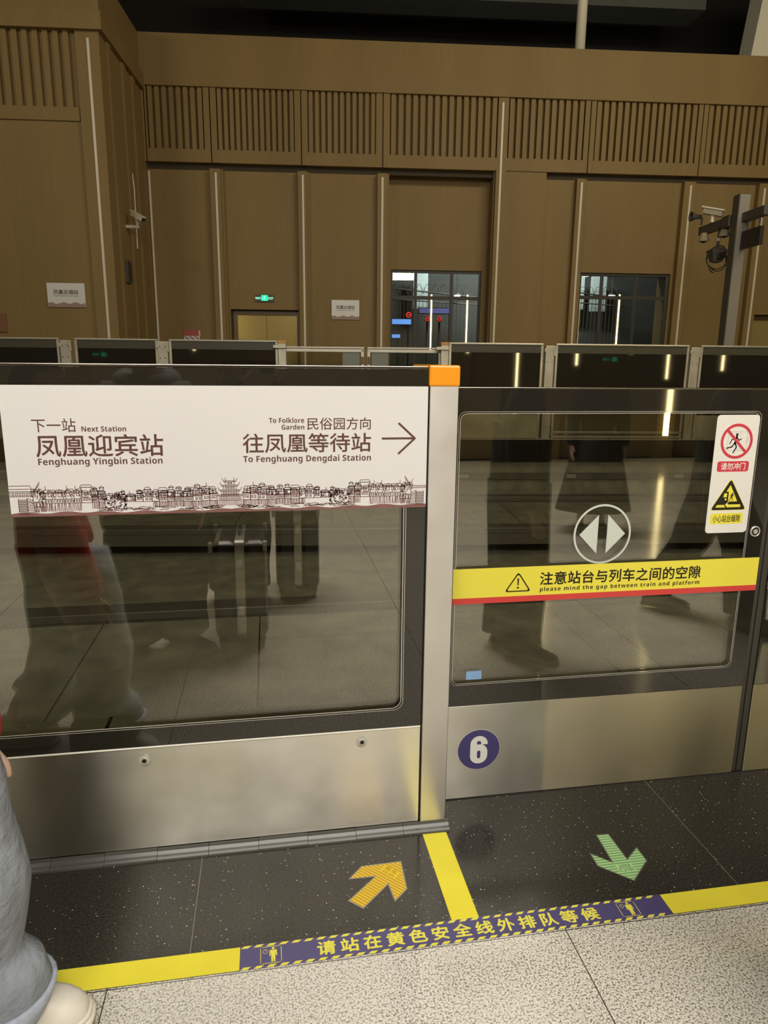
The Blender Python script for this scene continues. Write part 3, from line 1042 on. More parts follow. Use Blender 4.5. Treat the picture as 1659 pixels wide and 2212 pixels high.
TAPE_YEL = mat('print_yellow', (0.88, 0.80, 0.10), 0.42)
for (y0, y1) in ((1.5825, 1.5905), (1.5155, 1.5235)):
    hz = MB()
    x = -0.1065
    while x < 1.085:
        hz.prism([(x, y0), (x + 0.0185, y0), (x + 0.0185 + 0.009, y1), (x + 0.009, y1)], FZ, 0.0007, 0.0009)
        x += 0.0332
    link_mesh('hazard_stripes', hz, TAPE_YEL, ps)
link_mesh('lettering', text_mb('请站在黄色安全线外排队等候', 0.093, 0.893, 1.5305, 1.5765, FZ, 0.0007, 0.028, spacing=1.42, thick=0.0002), TAPE_YEL, ps)
for cx in (-0.028, 0.985):
    im = MB()
    line_mb(im, rrect(cx - 0.027, cx + 0.027, 1.5275, 1.5795, 0.003, 3), 0.0016, FZ, 0.00092, True)
    im.prism(circle(cx + 0.006, 1.5735, 0.0038, 12), FZ, 0.0007, 0.0009)
    im.prism([(cx - 0.0030, 1.5685), (cx + 0.0150, 1.5685), (cx + 0.0165, 1.5500), (cx + 0.0135, 1.5500), (cx + 0.0120, 1.5620), (cx + 0.0112, 1.5310), (cx + 0.0070, 1.5310), (cx + 0.006, 1.5480), (cx + 0.005, 1.5310), (cx + 0.0008, 1.5310), (cx, 1.5620), (cx - 0.0015, 1.5500), (cx - 0.0045, 1.5500)], FZ, 0.0007, 0.0009)
    im.ring_plate(circle(cx - 0.0145, 1.5655, 0.0068, 18), circle(cx - 0.0145, 1.5655, 0.0058, 18), FZ, 0.0007, 0.0009)
    line_mb(im, [(cx - 0.0145, 1.5690), (cx - 0.0145, 1.5655), (cx - 0.0120, 1.5655)], 0.0008, FZ, 0.00092)
    link_mesh('waiting_pictogram', im, TAPE_YEL, ps)


def grow(pts, d):
    n = len(pts)
    area2 = sum(pts[i][0] * pts[(i + 1) % n][1] - pts[(i + 1) % n][0] * pts[i][1] for i in range(n))
    sgn = 1 if area2 > 0 else -1
    out = []
    for i in range(n):
        p, a, b = Vector(pts[i]), Vector(pts[i - 1]), Vector(pts[(i + 1) % n])
        e1, e2 = (p - a).normalized(), (b - p).normalized()
        n1, n2 = Vector((e1.y, -e1.x)) * sgn, Vector((e2.y, -e2.x)) * sgn
        m = (n1 + n2)
        m = m / max(0.35, m.length_squared / 2)
        out.append(tuple(p + m * d))
    return out


def floor_arrow(name, label, pts, m, edge, origin, boxpts, boxm, texts, group):
    t = thing(name, label, 'floor sticker', (origin[0], origin[1], 0), group=group)
    floor_plate('arrow_edge', grow(pts, 0.0035), edge, 0.0001, 0.0006, t)
    floor_plate('arrow_film', pts, m, 0.0006, 0.0008, t)
    bx = floor_plate('text_panel', boxpts, boxm[0], 0.0008, 0.0010, t)
    for body, a0, a1, b0, b1, ang in texts:
        sub('lettering', text_mb(body, a0, a1, b0, b1, FZ, 0.0010, 0.008, rot=(origin[0], origin[1], ang), thick=0.0002), boxm[1], bx)
    return t


OR_PTS = [(0.3735, 1.8405), (0.3695, 1.7275), (0.3300, 1.6900), (0.3215, 1.7590), (0.2330, 1.6750), (0.1990, 1.7070), (0.2915, 1.7930), (0.2115, 1.7945), (0.2520, 1.8375)]
OR_STR = stripe_mat('orange_striped_film', (0.86, 0.56, 0.035), (0.36, 0.20, 0.005), math.radians(-45), 0.0100, 0.26)


def rbox(cx, cy, w, h, ang):
    return [(cx + x * math.cos(ang) - y * math.sin(ang), cy + x * math.sin(ang) + y * math.cos(ang)) for x, y in ((-w / 2, -h / 2), (w / 2, -h / 2), (w / 2, h / 2), (-w / 2, h / 2))]


oc = (0.3335, 1.8030)
floor_arrow('floor_arrow', 'orange striped arrow on the black floor pointing up right towards the steel post', OR_PTS, OR_STR, mat('grey_film_edge', (0.33, 0.30, 0.25), 0.45), oc,
            rbox(*oc, 0.054, 0.036, math.radians(-45)), (mat('orange_film', (0.88, 0.62, 0.03), 0.4), mat('brown_print', (0.45, 0.25, 0.01), 0.5)),
            [('乘车', oc[0] - 0.022, oc[0] + 0.022, oc[1] - 0.001, oc[1] + 0.016, math.radians(-45)), ('GO ON', oc[0] - 0.020, oc[0] + 0.020, oc[1] - 0.0145, oc[1] - 0.004, math.radians(-45))], 'floor arrows')
GR_PTS = [(1.0590, 1.6560), (1.1410, 1.7290), (1.1400, 1.7850), (1.0830, 1.7390), (1.0805, 1.8620), (1.0420, 1.8640), (1.0330, 1.7330), (0.9815, 1.7820), (0.9800, 1.7300)]
gc = (1.0605, 1.7080)
GR_STR = stripe_mat('green_striped_film', (0.50, 0.78, 0.36), (0.19, 0.40, 0.14), math.radians(-90), 0.0110, 0.46)
floor_arrow('floor_arrow', 'light green striped arrow on the black floor pointing towards the purple strip', GR_PTS, GR_STR, mat('dark_film_edge', (0.13, 0.12, 0.085), 0.45), gc,
            rbox(*gc, 0.055, 0.038, 0), (mat('green_film', (0.48, 0.76, 0.34), 0.4), mat('dark_green_print', (0.10, 0.22, 0.08), 0.5)),
            [('出口', gc[0] - 0.022, gc[0] + 0.022, gc[1] - 0.001, gc[1] + 0.016, PI), ('EXIT', gc[0] - 0.018, gc[0] + 0.018, gc[1] - 0.0145, gc[1] - 0.004, PI)], 'floor arrows')

# ================================================================== TRACK BED
struct('floor_4', MB().box(-14, 20, 2.75, 12.2, -1.2, -0.72), CONCRETE)


def track(name, label, n_mid, far, top, half, x0=-9, x1=16):
    t = thing(name, label, 'track', (2.0, n_mid, -0.72), far)
    g = MB().box(x0, x1, n_mid - half * 0.62, n_mid + half * 0.62, -0.72, top - 0.22)
    link_mesh('girder', g, CONCRETE, t)
    sl = MB()
    x = x0
    while x < x1:
        sl.box(x, x + 0.28, n_mid - half, n_mid + half, top - 0.24, top - 0.08)
        x += 1.2
    link_mesh('sleepers', sl, CONCRETE_DARK, t)
    for s in (-1, 1):
        c = n_mid + s * half
        link_mesh('rail', MB().box(x0, x1, c - 0.11, c + 0.11, top - 0.07, top, 0.006).box(x0, x1, c - 0.11, c - 0.07, top - 0.2, top - 0.07).box(x0, x1, c + 0.07, c + 0.11, top - 0.2, top - 0.07), RAIL, t)
    pl = MB()
    x = x0 + 0.5
    while x < x1:
        pl.box(x, x + 1.192, n_mid - half * 0.86, n_mid + half * 0.86, top - 0.2, top - 0.075, 0.004)
        x += 1.2
    link_mesh('cover_plates', pl, CONCRETE, t)
    return t


track('maglev_track', 'near track girder with steel rails seen through the door glass', 4.55, False, -0.42, 0.95)
track('maglev_track', 'far track girder with steel rails below the opposite platform', 8.9, True, -0.38, 0.95)

# ================================================================== FAR PLATFORM
NF = 11.2
struct('floor_5', MB().box(-10, 13, NF - 0.06, 17.4, 0.0, Z0F), TERRAZZO, True)
struct('wall_platform_edge', MB().box(-10, 13, NF - 0.10, NF, -0.05, Z0F - 0.01), NEARBLACK, True)
struct('wall_under_platform', MB().box(-10, 13, NF - 0.04, NF + 0.2, -0.75, -0.05), CONCRETE, True)
struct('trim_40', MB().box(-10, 13, NF - 0.07, NF - 0.04, -0.36, -0.25), CONCRETE_DARK, True)
for u in (1.95, 3.75, 5.6):
    tag(link_mesh('label_plate', MB().box(u, u + 0.16, NF - 0.078, NF - 0.070, -0.335, -0.275), mat('pale_plate', (0.45, 0.42, 0.34), 0.5), far=True), 'small pale plate on the dark edge below the opposite platform, seen through glass', 'plate', 'small plates below the opposite platform')


def far_panel(u0, u1, label, kick, name='far_screen_panel', door=False):
    t = thing(name, label, 'screen panel', ((u0 + u1) / 2, NF, Z0F), True, 'screen panels of the opposite platform')
    zt = 1.835
    link_mesh('top_rail', MB().box(u0, u1, NF - 0.03, NF + 0.05, zt - 0.028, zt, 0.006), ALU, t)
    link_mesh('header_band', MB().box(u0 + 0.02, u1 - 0.02, NF - 0.012, NF + 0.04, zt - 0.15, zt - 0.028), OLIVE, t)
    link_mesh('glass_pane', MB().box(u0 + 0.03, u1 - 0.03, NF - 0.004, NF + 0.004, 0.70 if kick else 0.42, zt - 0.15), FRIT if kick else GLASS_CLEAR, t)
    for a in (u0, u1 - 0.035):
        link_mesh('side_frame', MB().box(a, a + 0.035, NF - 0.02, NF + 0.03, Z0F, zt - 0.02), FAR_STEEL, t)
    if kick:
        link_mesh('kick_plate', MB().box(u0 + 0.02, u1 - 0.02, NF - 0.012, NF + 0.02, Z0F + 0.01, 0.705), mat('far_kick_steel', (0.58, 0.53, 0.38), 0.35, 0.5, noise=((1.6, 1.6, 1.6), 0.35)), t)
    else:
        # framed opening: dark glass above, clear glass below, double rail at the foot
        link_mesh('dark_glass', MB().box(u0 + 0.03, u1 - 0.03, NF - 0.008, NF - 0.004, 0.78, zt - 0.15), FRIT, t)
        link_mesh('foot_rail', MB().box(u0, u1, NF - 0.02, NF + 0.02, 0.40, 0.435, 0.004).box(u0, u1, NF - 0.03, NF + 0.02, 0.325, 0.36, 0.004), ALU, t)
    return t


def far_post(u, label, w=0.075):
    t = thing('far_post', label, 'post', (u, NF, Z0F), True, 'steel posts of the opposite platform screen')
    link_mesh('post_body', MB().box(u - w, u + w, NF - 0.05, NF + 0.06, Z0F, 1.80, 0.006), FAR_STEEL, t)
    for z in (1.72, 1.55):
        for du in (-0.04, 0.04):
            link_mesh('bolt', MB().lathe([(0, -0.056), (0.009, -0.056), (0.009, -0.05), (0, -0.05)], (u + du, NF, z), 'Y', 8), CHROME, t)
    link_mesh('bracket', MB().box(u + w - 0.01, u + w + 0.02, NF - 0.06, NF - 0.035, 1.64, 1.80, 0.004), FAR_STEEL, t)
    link_mesh('bracket', MB().box(u - w - 0.02, u - w + 0.01, NF - 0.065, NF - 0.035, 1.70, 1.76, 0.004), FAR_STEEL, t)


far_panel(-6.2, -4.30, 'dark opposite screen panel at the left edge below the near station name sign', True)
far_post(-4.20, 'steel post of the opposite screen, leftmost in the picture')
far_panel(-4.065, -2.815, 'dark opposite screen panel with green reflections, second from the left', True)
far_post(-2.735, 'steel post of the opposite screen between two dark panels, below the red notice')
far_panel(-2.64, -0.97, 'long dark opposite screen panel below the green exit sign', True)
far_panel(1.735, 3.255, 'dark opposite screen panel right of the orange-capped near post', True)
far_post(3.36, 'steel post of the opposite screen between window and grey pole, nearer the orange cap', 0.07)
far_panel(3.46, 5.665, 'wide dark opposite screen panel with see-through foot, left of the grey camera pole', False)
far_post(5.76, 'steel post of the opposite screen below the grey camera pole', 0.07)
far_panel(5.86, 8.6, 'dark opposite screen panel running out of the right edge', True)


def far_door(u0, u1, label, lead):
    t = thing('far_sliding_door', label, 'door', ((u0 + u1) / 2, NF + 0.1, Z0F), True, 'open-framed sliding doors of the opposite platform')
    zt = 1.752
    n = NF + 0.1
    link_mesh('top_rail', MB().box(u0, u1, n - 0.03, n + 0.03, zt - 0.028, zt, 0.005).box(u0, u1, n - 0.025, n + 0.02, zt - 0.085, zt - 0.034, 0.005), ALU, t)
    for a in (u0, u1 - 0.05):
        link_mesh('side_frame', MB().box(a, a + 0.05, n - 0.025, n + 0.025, Z0F, zt - 0.03, 0.004), FAR_STEEL, t)
    link_mesh('glass_pane', MB().box(u0 + 0.05, u1 - 0.05, n - 0.004, n + 0.004, Z0F + 0.05, zt - 0.085), GLASS_CLEAR, t)
    a = u1 - 0.34 if lead > 0 else u0 + 0.07
    link_mesh('frosted_strip', MB().box(a, a + 0.27, n - 0.008, n - 0.005, Z0F + 0.05, zt - 0.088), mat('frosted_film', (0.22, 0.23, 0.19), 0.6), t)
    b = u1 - 0.045 if lead > 0 else u0 + 0.005
    link_mesh('latch_plate', MB().box(b, b + 0.04, n - 0.03, n - 0.024, 1.48, 1.60), CHROME, t)


far_door(-0.90, 0.385, 'left sliding door of the opposite platform, framed in steel, behind the white sign', 1)
far_door(0.435, 1.63, 'right sliding door of the opposite platform, left of the near orange cap', -1)
for u, lb in ((-0.90, 'small orange cap on the opposite screen left of the sliding doors'), (1.665, 'small orange cap on the opposite screen right of the sliding doors')):
    t = thing('far_door_post', lb, 'post', (u, NF, Z0F), True, 'capped door posts of the opposite platform')
    link_mesh('post_body', MB().box(u - 0.06, u + 0.06, NF - 0.035, NF + 0.05, Z0F, 1.79, 0.004), FAR_STEEL, t)
    link_mesh('cap', MB().box(u - 0.065, u + 0.065, NF - 0.04, NF + 0.06, 1.79, 1.838, 0.006), mat('orange_cap_worn', (0.62, 0.30, 0.07), 0.45), t)
    link_mesh('bracket', MB().box(u - 0.14, u + 0.06, NF - 0.075, NF - 0.04, 1.715, 1.765, 0.006), ALU, t)

# ---------------------------------------------------------------- far hall wall
NW = 16.5
ZC = 7.2
UR = 12.5
w = MB()


def wb(u0, u1, n, z0, z1, back=17.35):
    w.box(u0, u1, n, back, z0, z1)


wb(-4.19, -2.70, 16.66, Z0F, 5.72)
wb(-2.70, -0.80, 16.66, 2.67, 5.72); wb(-2.70, -2.50, 16.66, Z0F, 2.67); wb(-0.945, -0.80, 16.66, Z0F, 2.67); wb(-2.50, -0.945, 16.95, Z0F, 2.67)
wb(-0.80, 0.98, 16.66, Z0F, 5.72)
w.box(0.98, 3.60, 17.0, 17.35, 3.64, 5.72); w.box(0.98, 1.20, 17.0, 17.35, Z0F, 3.64); w.box(3.36, 3.60, 17.0, 17.35, Z0F, 3.64); w.box(1.20, 3.36, 17.0, 17.35, Z0F, 1.3)
w.box(0.98, 1.10, 16.66, 17.0, Z0F, 5.72); w.box(3.47, 3.60, 16.6, 17.0, Z0F, 5.72)
wb(3.60, 4.66, 16.53, Z0F, 5.99); wb(4.66, 5.48, 16.66, Z0F, 5.72)
wb(5.48, 8.0, 16.66, 3.61, 5.72); wb(5.48, 5.63, 16.66, Z0F, 3.61); wb(7.80, 8.0, 16.66, Z0F, 3.61); wb(5.63, 7.80, 16.66, Z0F, 1.3)
wb(8.0, 9.8, 16.66, Z0F, 5.72)
wb(9.8, UR, 16.66, 2.72, 5.72); wb(9.8, 9.88, 16.66, Z0F, 2.72); wb(11.3, UR, 16.66, Z0F, 2.72); wb(9.88, 11.3, 16.95, Z0F, 2.72)
w.box(-4.19, UR, 16.64, 17.35, 5.72, ZC)
w.box(-4.19, UR, 16.46, 17.35, ZC, 8.19)
struct('wall_back', w, WOOD, True)
# flat dark strip that paints the shade under the slatted band
struct('trim_21', MB().box(-4.19, 3.50, 16.655, 16.66, 5.60, 5.72).box(4.67, UR, 16.655, 16.66, 5.60, 5.72), GAP_SHADE, True)
k = 22
for u0, u1 in ((-2.82, -2.54), (-0.91, -0.67), (0.85, 1.11), (5.36, 5.60), (7.86, 8.16), (9.63, 9.90)):
    struct('trim_%d' % k, MB().box(u0, u1 - 0.05, 16.5, 16.70, Z0F, 5.60).box(u1 - 0.05, u1, 16.56, 16.70, Z0F, 5.60), WOOD, True)
    k += 1
struct('trim_%d' % k, MB().box(3.50, 3.73, 16.5, 16.70, Z0F, ZC), WOOD, True)
k += 1
for u0, u1 in ((-4.19, -4.28), (-2.90, -2.63), (-0.96, -0.68), (0.81, 1.11), (5.45, 5.69), (8.03, 8.25), (10.3, 10.55)):
    if u1 < u0:
        u0, u1 = -4.19, -4.10
    m_ = (u0 + u1) / 2
    struct('trim_%d' % k, MB().box(u0, m_ - 0.012, 16.5, 16.66, 5.72, ZC).box(m_ + 0.012, u1, 16.5, 16.66, 5.72, ZC), WOOD, True)
    k += 1
for (u0, u1, pitch) in ((-4.10, -2.90, 0.150), (-2.63, -0.96, 0.128), (-0.68, 0.81, 0.130), (1.11, 3.50, 0.160), (3.73, 5.45, 0.160), (5.69, 8.03, 0.155), (8.25, 10.3, 0.155)):
    sl = MB()
    nn = int(round((u1 - u0) / pitch))
    p_ = (u1 - u0) / nn
    for i in range(nn):
        a = u0 + i * p_ + p_ * 0.2
        sl.box(a, a + p_ * 0.62, 16.525, 16.65, 5.98, ZC)
    struct('trim_%d' % k, sl, WOOD, True)
    k += 1
    struct('trim_%d' % k, MB().box(u0, u1, 16.5, 16.66, 5.72, 5.98), WOOD, True)
    k += 1

names_led = {0: 'unlit pale light strip in the wall corner beside the wall camera', 1: 'unlit pale light strip left of the green exit sign', 2: 'unlit pale light strip between the exit door and the smaller station name sign',
             3: 'unlit pale light strip right of the smaller station name sign', 4: 'tall unlit pale light strip right of the left dark window', 5: 'unlit pale light strip left of the right dark window',
             6: 'unlit pale light strip right of the right dark window', 7: 'unlit pale light strip right of the grey camera pole'}
for i, (u, z1) in enumerate(((-4.15, 5.55), (-2.69, 5.52), (-0.80, 5.52), (0.96, 5.52), (3.60, 7.1), (5.47, 5.52), (8.01, 5.52), (9.76, 5.5))):
    n0 = 16.5 if i else 16.62
    t = thing('light_strip_off', names_led[i], 'light', (u, n0, Z0F), True, 'unlit wall light strips of the opposite hall')
    link_mesh('diffuser', MB().box(u - 0.022, u + 0.022, n0 - 0.012, n0 + 0.01, Z0F + 0.05, z1), STRIP_OFF, t)

# projecting block on the left
NB = 13.85
bw = MB().box(-10, -4.19, NB + 0.10, 17.35, Z0F, 8.19)
bw.box(-10, -4.62, NB + 0.06, NB + 0.10, Z0F, 5.68)
struct('wall_left', bw, WOOD, True)
struct('trim_60', MB().box(-4.60, -4.19, NB, NB + 0.10, Z0F, 7.11), WOOD, True)
struct('trim_61', MB().box(-10, -4.11, NB - 0.09, NB + 0.10, 7.11, 7.40).box(-4.19, -4.11, NB + 0.10, 16.46, 7.11, 7.40), WOOD, True)
struct('trim_62', MB().box(-10, -4.62, NB + 0.02, NB + 0.10, 5.68, 5.90), WOOD, True)
sl = MB()
u = -4.72
while u > -7.0:
    sl.box(u - 0.095, u, NB + 0.02, NB + 0.10, 5.90, 7.11)
    u -= 0.175
struct('trim_63', sl, WOOD, True)
sd = MB()
for (n0, n1) in ((14.25, 14.40), (15.1, 15.3), (15.75, 15.95)):
    sd.box(-4.19, -4.155, n0, n1, Z0F, 7.11)
struct('trim_64', sd, WOOD, True)
t = thing('light_strip_off', 'unlit pale light strip on the corner of the projecting left wall block', 'light', (-4.38, NB, Z0F), True, 'unlit wall light strips of the opposite hall')
link_mesh('diffuser', MB().box(-4.402, -4.358, NB - 0.012, NB + 0.01, Z0F + 0.05, 7.0), STRIP_OFF, t)
t = thing('vent_box', 'small dark vent box on the shaded side of the left wall block', 'vent', (-4.15, 14.72, 3.0), True)
link_mesh('vent_body', MB().box(-4.19, -4.13, 14.5, 14.75, 3.0, 3.42, 0.005), POLE_GREY, t)
vs = MB()
for i in range(7):
    vs.box(-4.13, -4.122, 14.52, 14.73, 3.04 + i * 0.052, 3.07 + i * 0.052)
link_mesh('louvres', vs, PLASTIC_K, t)
tag(link_mesh('wall_cabinet', MB().box(-6.55, -6.27, NB + 0.03, NB + 0.08, 2.0, 2.34, 0.006), mat('brown_cabinet', (0.22, 0.10, 0.05), 0.5), far=True), 'small red-brown framed box on the left wall block at the picture edge', 'cabinet')


def name_sign(u0, u1, n, label):
    t = thing('station_name_sign', label, 'sign', ((u0 + u1) / 2, n, 2.47), True, 'station name signs on the opposite wall')
    link_mesh('sign_board', MB().box(u0, u1, n - 0.035, n, 2.47, 2.905, 0.004), WHITE, t)
    c, h = (u0 + u1) / 2, (u1 - u0) / 2
    F_ = FY(n - 0.035)
    link_mesh('lettering', text_mb('凤凰古城站', c - h * 0.66, c + h * 0.66, 2.70, 2.785, F_, 0.001, 0.02), INK, t)
    link_mesh('lettering', text_mb('Fenghuang Ancient City Station', c - h * 0.66, c + h * 0.66, 2.662, 2.684, F_, 0.001, 0.03), INK, t)
    b = MB()
    rnd = random.Random(3)
    pts = [(u0 + (u1 - u0) * i / 24, 2.535 + 0.018 * rnd.random() + 0.012 * math.sin(i * 0.8)) for i in range(25)]
    for i in range(24):
        b.quad(F_(pts[i][0], 2.474, 0.0015), F_(pts[i + 1][0], 2.474, 0.0015), F_(*pts[i + 1], 0.0015), F_(*pts[i], 0.0015))
    link_mesh('town_drawing', b, mat('faded_brown_print', (0.36, 0.24, 0.20), 0.5), t)


name_sign(-5.47, -4.78, NB + 0.06, 'larger white station name sign on the projecting left wall block')
name_sign(-0.19, 0.455, 16.66, 'smaller white station name sign between the exit door and the left dark window')

# exit sign
t = thing('exit_sign', 'lit green exit sign above the bronze door on the opposite wall', 'sign', (-1.72, 16.66, 2.84), True)
link_mesh('sign_case', MB().box(-1.93, -1.505, 16.63, 16.66, 2.835, 2.99, 0.003), POLE_GREY, t)
FE = FY(16.63)
link_mesh('pictogram_panel', poly_plate([(-1.79, 2.862), (-1.64, 2.862), (-1.64, 2.985), (-1.79, 2.985)], FE, 0, 0.002), GREEN_EXIT, t)
rn = MB().prism(circle(-1.712, 2.972, 0.010, 10), FE, 0.002, 0.003)
for s, w_ in (([(-1.714, 2.958), (-1.722, 2.918)], 0.020), ([(-1.722, 2.92), (-1.700, 2.90), (-1.708, 2.868)], 0.012), ([(-1.722, 2.92), (-1.745, 2.895), (-1.770, 2.892)], 0.012), ([(-1.712, 2.955), (-1.688, 2.935)], 0.009), ([(-1.718, 2.955), (-1.745, 2.938)], 0.009)):
    line_mb(rn, s, w_, FE, 0.003)
link_mesh('running_figure', rn, GREEN_PALE, t)
link_mesh('lettering', text_mb('安全出口', -1.925, -1.80, 2.893, 2.948, FE, 0.001, 0.03), GREEN_PALE, t)
link_mesh('lettering', text_mb('EXIT', -1.63, -1.515, 2.893, 2.943, FE, 0.001, 0.02), GREEN_PALE, t)

# fire notice
t = thing('fire_notice', 'small red and white notice on the dark wall panel left of the exit door', 'notice', (-3.4, 16.66, 1.90), True)
link_mesh('notice_board', MB().box(-3.59, -3.205, 16.645, 16.66, 1.95, 2.19, 0.003), mat('faded_red', (0.42, 0.09, 0.075), 0.5), t)
FNn = FY(16.645)
wn = MB()
for i in range(3):
    wn.prism([(-3.58 + i * 0.123, 1.955), (-3.47 + i * 0.123, 1.955), (-3.47 + i * 0.123, 2.06), (-3.58 + i * 0.123, 2.06)], FNn, 0, 0.002)
wn.prism([(-3.235, 2.06), (-3.21, 2.06), (-3.21, 2.18), (-3.25, 2.18), (-3.25, 2.165), (-3.235, 2.165)], FNn, 0, 0.002)
link_mesh('white_fields', wn, WHITE, t)
pi_ = MB()
for i in range(3):
    c = -3.525 + i * 0.123
    line_mb(pi_, [(c - 0.035, 2.045), (c + 0.02, 2.0)], 0.018, FNn, 0.003)
    line_mb(pi_, [(c + 0.005, 2.02), (c + 0.03, 1.985)], 0.02, FNn, 0.003)
link_mesh('pictograms', pi_, BLACK_INK, t)


def hall_door(name, u0, u1, zt, n):
    d = MB().ring_plate([(u0, Z0F), (u1, Z0F), (u1, zt), (u0, zt)], [(u0 + 0.09, Z0F + 0.001), (u1 - 0.05, Z0F + 0.001), (u1 - 0.05, zt - 0.09), (u0 + 0.09, zt - 0.09)], FY(n), -0.05, 0.06)
    o = struct(name, d, mat('door_frame_brown', (0.15, 0.105, 0.05), 0.45), True)
    half = (u0 + u1) / 2
    for a, b in ((u0 + 0.09, half - 0.003), (half + 0.003, u1 - 0.05)):
        link_mesh('door_leaf', MB().box(a, b, n - 0.02, n + 0.02, Z0F + 0.01, zt - 0.092, 0.003), GOLD_DOOR, o)
    link_mesh('door_handle', MB().tube([(half - 0.06, n - 0.07, 1.2), (half - 0.06, n - 0.07, 1.5)], 0.012).tube([(half + 0.06, n - 0.07, 1.2), (half + 0.06, n - 0.07, 1.5)], 0.012), CHROME, o)


hall_door('door_1', -2.47, -0.95, 2.65, 16.90)
hall_door('door_2', 9.89, 11.29, 2.70, 16.90)


def hall_window(name, u0, u1, z1, n, mull, trans):
    z0 = 1.3
    fr = MB().ring_plate([(u0, z0), (u1, z0), (u1, z1), (u0, z1)], [(u0 + 0.05, z0 + 0.05), (u1 - 0.05, z0 + 0.05), (u1 - 0.05, z1 - 0.06), (u0 + 0.05, z1 - 0.06)], FY(n), -0.05, 0.03)
    for m_ in mull:
        fr.box(m_ - 0.035, m_ + 0.035, n - 0.02, n + 0.03, z0 + 0.05, z1 - 0.06)
    fr.box(u0 + 0.05, u1 - 0.05, n - 0.021, n + 0.031, trans - 0.04, trans + 0.04)
    o = struct(name, fr, DARK_FRAME, True)
    link_mesh('window_pane', MB().box(u0 + 0.05, u1 - 0.05, n + 0.0, n + 0.006, z0 + 0.05, z1 - 0.06), GLASS_WIN, o)
    return o


hall_window('window_1', 1.20, 3.36, 3.64, 17.08, (1.80, 2.66), 3.02)
hall_window('window_2', 5.63, 7.80, 3.61, 16.74, (6.18, 7.01), 3.06)

# ---------------------------------------------------------------- beyond the windows
NO = 20.0
NS = 19.8
struct('wall_outside', MB().box(-2, 14, 21.6, 21.8, Z0F, 6.5), mat('dark_outdoor_wall', (0.085, 0.08, 0.068), 0.8), True)
struct('floor_6', MB().box(-2, 14, 17.4, 21.6, 0.1, Z0F), CONCRETE_DARK, True)
area('yard_lamp', tuple(FAR @ Vector((4.5, 18.6, 5.6))), tuple(FAR @ Vector((5.0, 21.5, 3.6))), 3.0, 0.6, 420, (0.85, 0.97, 1.0))
for (a, b, z0, z1, lb) in ((2.15, 2.58, 3.05, 4.05, 'pale outdoor board behind the middle of the left dark window'), (6.72, 7.25, 3.10, 4.05, 'pale outdoor board behind the left pane of the right dark window'),
                           (7.46, 7.92, 3.05, 4.05, 'pale outdoor board behind the middle pane of the right dark window')):
    tag(link_mesh('outdoor_board', MB().box(a, b, 21.0, 21.1, z0, z1, 0.01), WHITE_WALL, far=True), lb, 'board', 'pale boards beyond the windows')
for (a, b, lb) in ((1.3, 3.7, 'coil of razor wire behind the left dark window'), (6.6, 8.2, 'coil of razor wire behind the right dark window')):
    pth = []
    n_ = int((b - a) / 0.012)
    for i in range(n_):
        an = i * 0.32
        pth.append((a + i * 0.012, 20.85 + 0.12 * math.cos(an), 3.60 + 0.13 * math.sin(an)))
    cw = MB().tube(pth, 0.007, 5)
    tag(link_mesh('razor_wire', cw, POLE_GREY, far=True), lb, 'razor wire', 'razor wire coils beyond the windows')
    fm_ = thing('yard_railing', 'dark yard railing under the razor wire ' + ('behind the left dark window' if a < 5 else 'behind the right dark window'), 'railing', ((a + b) / 2, 20.6, Z0F), True, 'yard railings beyond the windows')
    link_mesh('rail', MB().tube([(a - 0.3, 20.6, 3.62), (b + 0.3, 20.6, 3.36)], 0.022, 8).tube([(a - 0.3, 20.6, 3.30), (b + 0.3, 20.6, 3.16)], 0.018, 8), POLE_GREY, fm_)
    pm_ = MB()
    x = a
    while x < b:
        pm_.tube([(x, 20.62, Z0F), (x, 20.62, 3.5 - 0.1 * (x - a))], 0.008, 6)
        x += 0.11
    link_mesh('bars', pm_, POLE_GREY, fm_)
for (u, z, r, lb) in ((1.93, 2.81, 0.075, 'glowing red no-entry ring, largest and leftmost in the left dark window'), (2.46, 2.71, 0.062, 'glowing red no-entry ring in the middle of the left dark window'), (2.80, 2.71, 0.066, 'glowing red no-entry ring, rightmost in the left dark window')):
    t = thing('no_entry_light', lb, 'light', (u, NO, Z0F), True, 'red no-entry lights behind the window')
    F_ = FY(NO)
    link_mesh('ring', MB().ring_plate(circle(u, z, r, 28), circle(u, z, r * 0.72, 28), F_, 0, 0.03), RED_LIT, t)
    link_mesh('bar', MB().box(u - r * 0.45, u + r * 0.45, NO - 0.03, NO, z - r * 0.13, z + r * 0.13), RED_LIT, t)
    link_mesh('backplate', MB().box(u - r * 1.1, u + r * 1.1, NO, NO + 0.03, z - r * 1.1, z + r * 1.1, 0.004), PLASTIC_K, t)
    link_mesh('stand', MB().tube([(u, NO + 0.015, Z0F), (u, NO + 0.015, z - r)], 0.03, 10), POLE_GREY, t)
